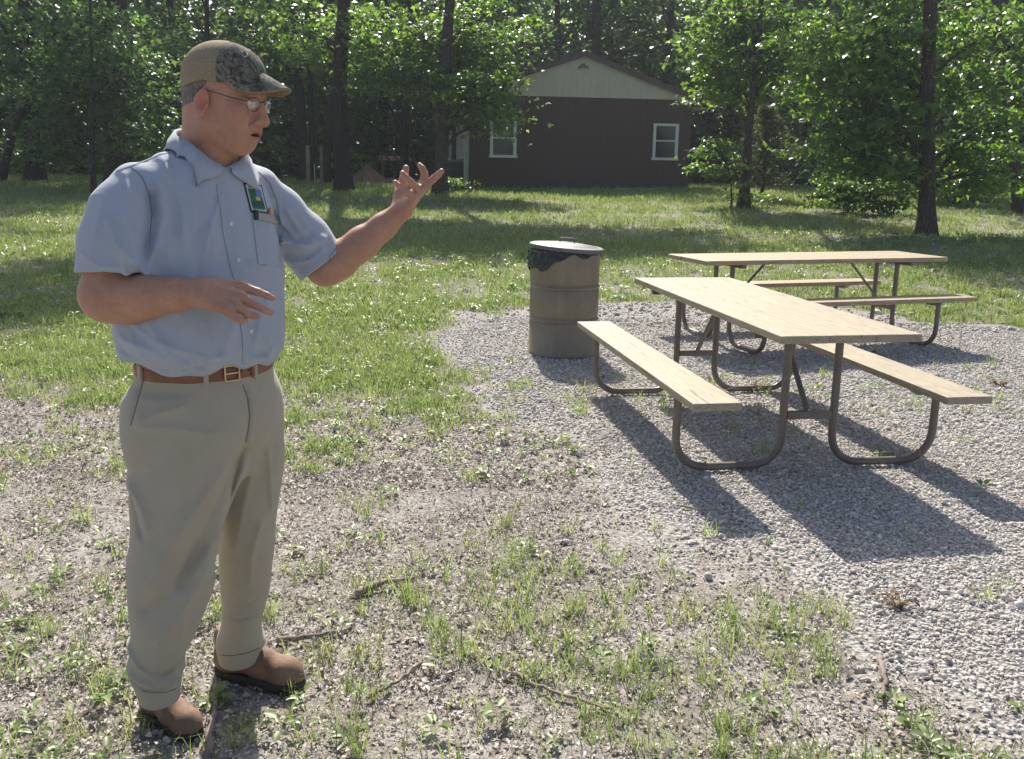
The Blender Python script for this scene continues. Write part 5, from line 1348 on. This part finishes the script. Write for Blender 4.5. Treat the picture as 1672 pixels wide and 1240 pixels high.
big_tree('maple_tree', [(1215, 336), (1218, 280), (1222, 210), (1228, 150), (1229, 112)], 22.5, 17.5, 4.2,
         [(1183, 60, 0, .70, .7, .65, 90), (1195, 130, -.3, .60, .6, .38, 55), (1255, 130, .2, .6, .6, .45, 60), (1245, 50, 0, .8, .7, .8, 90), (1166, 130, 0, .34, .4, .26, 26), (1300, 70, 0, .7, .6, .6, 50), (1200, 0, 0, .9, .8, .7, 70)],
         'slim maple with a forked trunk right of the brown building', forks=[([(1229, 120), (1218, 60), (1206, 0)], .62, 5.0), ([(1229, 120), (1238, 60), (1243, 0)], .72, 5.5)],
         extra=[(0, 0, 7.5, 1.6, 1.4, 1.2, 80), (.3, 0, 9.2, 1.3, 1.2, 1.0, 50)])
big_tree('maple_tree', [(1512, 386), (1513, 300), (1515, 180), (1517, 80), (1519, 0)], 17.5, 27, 9.5,
         [(1420, 60, 0, .95, .8, .55, 80), (1370, 130, .2, .8, .7, .45, 80), (1440, 190, -.2, .75, .7, .40, 75), (1400, 250, 0, .65, .6, .28, 60), (1350, 235, -.2, .4, .4, .22, 30), (1460, 120, -.3, .7, .6, .4, 60), (1470, 265, .2, .5, .5, .3, 40), (1575, 240, .5, .55, .6, .25, 36),
          (1605, 285, .2, .6, .5, .22, 40), (1590, 140, .5, .65, .7, .40, 45), (1640, 200, .3, .6, .6, .45, 40), (1610, 60, .3, .8, .8, .5, 50), (1455, 15, .3, .8, .7, .45, 60), (1340, 50, .4, .7, .6, .4, 50), (1380, 190, .6, .5, .5, .3, 35)],
         'tall maple on the right, trunk nearest the camera, with layers of broad leaves', L0=.145,
         extra=[(-.5, 0, 5.6, 1.8, 1.5, .9, 110), (.6, .3, 7.0, 1.6, 1.5, .9, 80)], clr=.26)
big_tree('tree', [(1668, 356), (1660, 290), (1648, 200), (1634, 100), (1628, 0)], 22, 19, 10,
         [(1650, 60, 0, 1.0, .8, .7, 70), (1600, 20, 0, 1, .8, .6, 60), (1670, 150, 0, .7, .7, .5, 50), (1690, 260, 0, .6, .6, .5, 40)], 'leaning grey trunk at the right edge of the photo', extra=[(0, 0, 8, 1.8, 1.6, 1.4, 80)])
big_tree('tree', [(509, 297), (508, 220), (506, 100), (504, 0)], 33, 11, 13, [(480, 70, 0, 1.2, 1, 1, 60), (520, 20, 0, 1.3, 1, 1, 60), (500, 150, .4, 1, .8, .6, 40)], 'thin straight trunk rising behind the tan wooden post', mat=M_barkd, lmat=M_leafB, L0=.2)
big_tree('tree', [(531, 300), (535, 230), (543, 130), (545, 60), (540, 0)], 32, 13, 13, [(560, 90, 0, 1.2, 1, .8, 50), (530, 20, 0, 1.3, 1, 1, 60)], 'slightly bent trunk just left of the thickest dark trunk', mat=M_barkd, lmat=M_leafB, L0=.2)
big_tree('tree', [(152, 319), (152, 290), (151, 240), (150, 180)], 24, 8, 6, [(150, 190, 0, 1.3, 1.1, .8, 110), (110, 130, .3, 1.3, 1.1, .9, 110), (200, 120, .2, 1.3, 1.1, .9, 110), (90, 230, .5, 1.0, .9, .5, 60), (215, 210, .5, 1.0, .9, .5, 60), (150, 50, .5, 1.6, 1.2, 1, 120)],
         'small thin-stemmed tree at the edge of the woods behind the shoulder', mat=M_barkd, lmat=M_leafB, L0=.15)
big_tree('tree', [(-5, 270), (30, 190), (75, 120), (112, 72)], 28, 13, 8, [(60, 40, 0, 1.5, 1.1, 1, 90), (10, 110, 0, 1.3, 1, .9, 70), (120, 60, 0, 1.3, 1, .9, 70)], 'dark slanting trunk leaning right at the upper left', mat=M_barkd, lmat=M_leafB, L0=.18)
big_tree('sapling', [(1196, 334), (1194, 300), (1188, 270), (1176, 245)], 22.2, 3.2, 2.6, [(1165, 240, 0, .45, .35, .16, 34), (1185, 275, 0, .40, .35, .16, 30), (1150, 262, -.2, .3, .3, .12, 20), (1208, 285, 0, .25, .25, .25, 16)], 'low pale-leaved sapling at the foot of the forked maple', 'sapling', L0=.13, clr=.12, npc=12)
# soft pine
def pine(px, pyb, pyt, Y, label):
    b = at(px, pyb, Y); z = float(ground_z(b[0], Y)); H = at(px, pyt, Y)[2]-z; root = empty('pine_tree', (b[0], Y, z), 0, label, 'pine')
    m = MB().tube([(0, 0, -.1), (.02, 0, H*.5), (0, 0, H)], [.055, .035, .01], 9); C = []
    for h in np.arange(.35, H, .17):
        R_ = (H-h)/H*1.05*min(1, (h+.2)/1.0)+.12
        for k in range(8):
            a = rng.uniform(0, 6.28); e = np.array([math.cos(a)*R_, math.sin(a)*R_, h+R_*.15]); limb(m, (0, 0, h), e, .012, .004, 5, .03, .03)
            t = rng.uniform(.25, 1.05, 42); q = np.array([0, 0, h])+(e-[0, 0, h])*t[:, None]; C.append(q+rng.normal(0, .05, q.shape))
    m.build('trunk', M_bark, root, auto=60); C = np.concatenate(C); n = len(C); u = rng.normal(0, 1, (n, 3)); u[:, 2] = np.abs(u[:, 2])*.6; u /= np.linalg.norm(u, axis=1)[:, None]
    s_ = np.cross(u, rng.normal(0, 1, (n, 3))); s_ /= np.linalg.norm(s_, axis=1)[:, None]; L = rng.uniform(.07, .14, n)[:, None]
    V = np.stack([C-s_*.004, C+s_*.004, C+u*L+s_*.02, C+u*L*1.05-s_*.02], 1).reshape(-1, 3); F = (np.arange(n)[:, None, None]*4+np.array([[0, 1, 2], [0, 2, 3]])).reshape(-1, 3)
    mesh_obj('crown', V, F, M_pine, root)
pine(1243, 333, 170, 25, 'young soft-needled pine behind the forked maple')
# shrubs
def shrub(px, py, Y, rx, rz, n, label, L0=.10, mat=None, name='shrub'):
    b = at(px, py, Y); z = float(ground_z(b[0], Y)); root = empty(name, (b[0], Y, z), 0, label, 'shrub'); m = MB(); B_ = []
    for k in range(7):
        a = rng.uniform(0, 6.28); r = rng.uniform(.2, .8)*rx; c = (math.cos(a)*r, math.sin(a)*r*.7, rz*rng.uniform(.5, 1.2)); limb(m, (rng.normal(0, .06), rng.normal(0, .06), -.05), c, .014, .004, 6, .1); B_.append((*c, rx*.5, rx*.4, rz*.42, n//7))
    m.build('stems', M_bark, root); (V, F), _ = blob_leaves(B_, 0, L0, clr=.12, npc=14, lobed=False); V[:, 2] = np.maximum(V[:, 2], .02); mesh_obj('foliage', V, F, mat or M_leafA, root)
shrub(1385, 330, 21.5, .75, .62, 230, 'pale leafy shrub with some yellowing leaves left of the near maple trunk')
shrub(1450, 345, 21, .85, .66, 240, 'rounded green shrub just behind the near maple trunk, on its left', mat=M_leafB)
shrub(1560, 350, 24, 1.1, .6, 240, 'dark low shrub behind the near maple trunk, on its right', mat=M_leafB)
shrub(1345, 325, 23, .4, .5, 90, 'small bright shrub between the pine and the pale shrub')
shrub(1230, 342, 22.4, .55, .18, 110, 'low tangle of weeds around the foot of the forked maple', .07)
shrub(740, 312, 26, .5, .30, 110, 'bright sunlit weeds at the foot of the tree by the building corner', .08)
shrub(570, 290, 34, .8, .8, 120, 'small bright bush seen past the green post', .14)
# brown earth mound
def mound():
    b = at(600, 294, 33); z = float(ground_z(b[0], 33)); n = 28; V = []; F = []
    for i in range(n+1):
        for j in range(n+1):
            x = -1.0+2.0*i/n; y = -.9+1.8*j/n; r = math.hypot(x/.95, y/.85); V.append((x, y, max(0, 1-r)**1.2*.7+(.10*noise2(np.array(x*4), np.array(y*4), 1, 5)-.04)*(r < 1)-.02))
    for i in range(n):
        for j in range(n): a = i*(n+1)+j; F.append((a, a+n+1, a+n+2, a+1))
    o = MB().add(V, F).build('earth_mound', plain('reddish_earth', (.26, .15, .10), .95, 0, .6, 14, .3), None, smooth=True); o.location = (b[0], 33, z); tag(o, 'mound of reddish brown earth behind the thickest dark trunk', 'mound')
mound()
# --- the woods behind: prototypes and copies
WL = 'dark slender tree in the shaded woods behind the clearing'; WG = 'trees of the woods behind the clearing'
def wood_tree(x, y, h, r, low, seed, lab, nb=12):
    z = float(ground_z(x, y)); root = empty('woodland_tree', (x, y, z), rng.uniform(0, 6.28), lab, 'tree', WG); m = MB(); t = np.linspace(0, 1, 14)
    S = np.stack([.18*np.sin(t*4+seed), .18*np.cos(t*3+seed*2), t*h-.15], 1); rr = r*(1-.75*t)*(1+.6*np.exp(-t*h/.3)); m.tube(S, rr, 10); B_ = []
    for k in range(nb):
        hh = low+(h-low)*(k+.5)/nb; a = rng.uniform(0, 6.28); R_ = rng.uniform(.9, 2.4)*(1-.45*(hh/h)); c = (math.cos(a)*R_, math.sin(a)*R_, hh+rng.uniform(0, .5)); i = int(min(13, max(1, (hh-.6)/h*13)))
        limb(m, S[i], c, rr[i]*.4, .012, 6); B_.append((*c, rng.uniform(.9, 1.5), rng.uniform(.9, 1.5), rng.uniform(.45, .8), int(13+12*(hh/h))))
    m.build('trunk', M_barkd, root, auto=60); (V, F), _ = blob_leaves(B_, 0, .23, clr=.34, npc=14, lobed=False); mesh_obj('crown', V, F, M_leafB, root); return root
protos = [wood_tree(-7, 37, 13, .17, 2.2, 1, WL), wood_tree(6.5, 43, 15, .2, 3.0, 2, WL), wood_tree(-16, 36, 11, .14, 1.0, 3, WL), wood_tree(11, 36, 12, .16, 1.6, 4, WL), wood_tree(2, 47, 16, .22, 4.0, 5, WL)]
spots = [(-20, 33), (-13, 32), (-10.5, 35), (-18, 39), (-24, 37), (-13.5, 40), (-9, 42), (-5.2, 41), (-2.5, 43.5), (-6.5, 46), (-11, 47), (-17, 46), (-23, 44), (.5, 44), (3.5, 43), (8, 41), (9.5, 38), (13.5, 33), (14.5, 38), (17, 35), (19, 31), (16.5, 29), (21, 38), (12.3, 42), (10, 46), (5, 50), (-1, 50), (15, 47), (20, 45), (25, 42), (24, 34), (-27, 42), (-29, 36), (-3.8, 37), (28, 50), (-20, 52), (-8, 54), (8, 55), (18, 56), (-14.5, 28.5), (-18.5, 28), (-11.8, 29.5), (11.5, 31), (15, 26.5), (-7.6, 33)]
for i, (x, y) in enumerate(spots):
    c = copy_tree(protos[i % 5]); s_ = rng.uniform(.8, 1.15); c.location = (x+rng.uniform(-.5, .5), y, float(ground_z(x, y))); c.rotation_euler = (0, 0, rng.uniform(0, 6.28)); c.scale = (s_*rng.uniform(.9, 1.1), s_, s_)
# deep woods reading as one mass
def deep():
    n = 24000; x = rng.uniform(-52, 52, n); y = rng.uniform(44, 74, n); z = rng.uniform(0, 1, n)**1.3*15; k = (fbm(x+y*.7, z*1.6, .35, 91) > .33) | (z < 7); x, y, z = x[k], y[k], z[k]
    C = np.stack([x, y, z+1.0], 1); m = np.repeat(C, 13, axis=0)+rng.normal(0, 1, (len(C)*13, 3))*[.9, .9, .45]; V, F = leaves_at(m, .5, lobed=False); tag(mesh_obj('deep_woods', V, F, M_leafB), 'dense mass of woodland foliage beyond the tree trunks', kind='stuff')
    n = 1500; x = rng.uniform(-40, 36, n); y = 31+rng.uniform(0, 1, n)**1.3*26+.0*x; k = (np.abs(x-2.2) > 5.0) & ~((x > -8.2) & (x < -1) & (y < 41)) | (y > 42); k &= ~((np.abs(x) < 8) & (y < 33)); x, y = x[k], y[k]
    C = np.stack([x, y, ground_z(x, y)+rng.uniform(.15, 1.5, len(x))], 1); m = np.repeat(C, 22, axis=0)+rng.normal(0, 1, (len(C)*22, 3))*[.5, .5, .3]; m[:, 2] = np.maximum(m[:, 2], 1.05); n = 3200; x2 = rng.uniform(-44, 42, n); y2 = rng.uniform(41, 60, n); C = np.stack([x2, y2, ground_z(x2, y2)+rng.uniform(0, 1, n)**1.2*5.5], 1); m2 = np.repeat(C, 16, axis=0)+rng.normal(0, 1, (n*16, 3))*[.8, .8, .45]; m = np.concatenate([m, m2]); V, F = leaves_at(m, .26, lobed=False); tag(mesh_obj('undergrowth', V, F, M_leafB), 'dark leafy undergrowth along the edge of the woods', kind='stuff')
deep()
# ================================================================ air
hm_ = bpy.data.materials.new('haze_air'); hm_.use_nodes = True; _t = hm_.node_tree; _t.nodes.clear()
_o = _t.nodes.new('ShaderNodeOutputMaterial'); _v = _t.nodes.new('ShaderNodeVolumePrincipled'); _v.inputs['Color'].default_value = (.80, .88, 1.0, 1)
_v.inputs['Density'].default_value = .0009; _v.inputs['Anisotropy'].default_value = .35; _t.links.new(_v.outputs[0], _o.inputs['Volume'])
tag(MB().box((-640, -180, -60), (640, 800, 24)).build('haze', hm_), 'faint bluish air between the camera and the woods', kind='stuff')
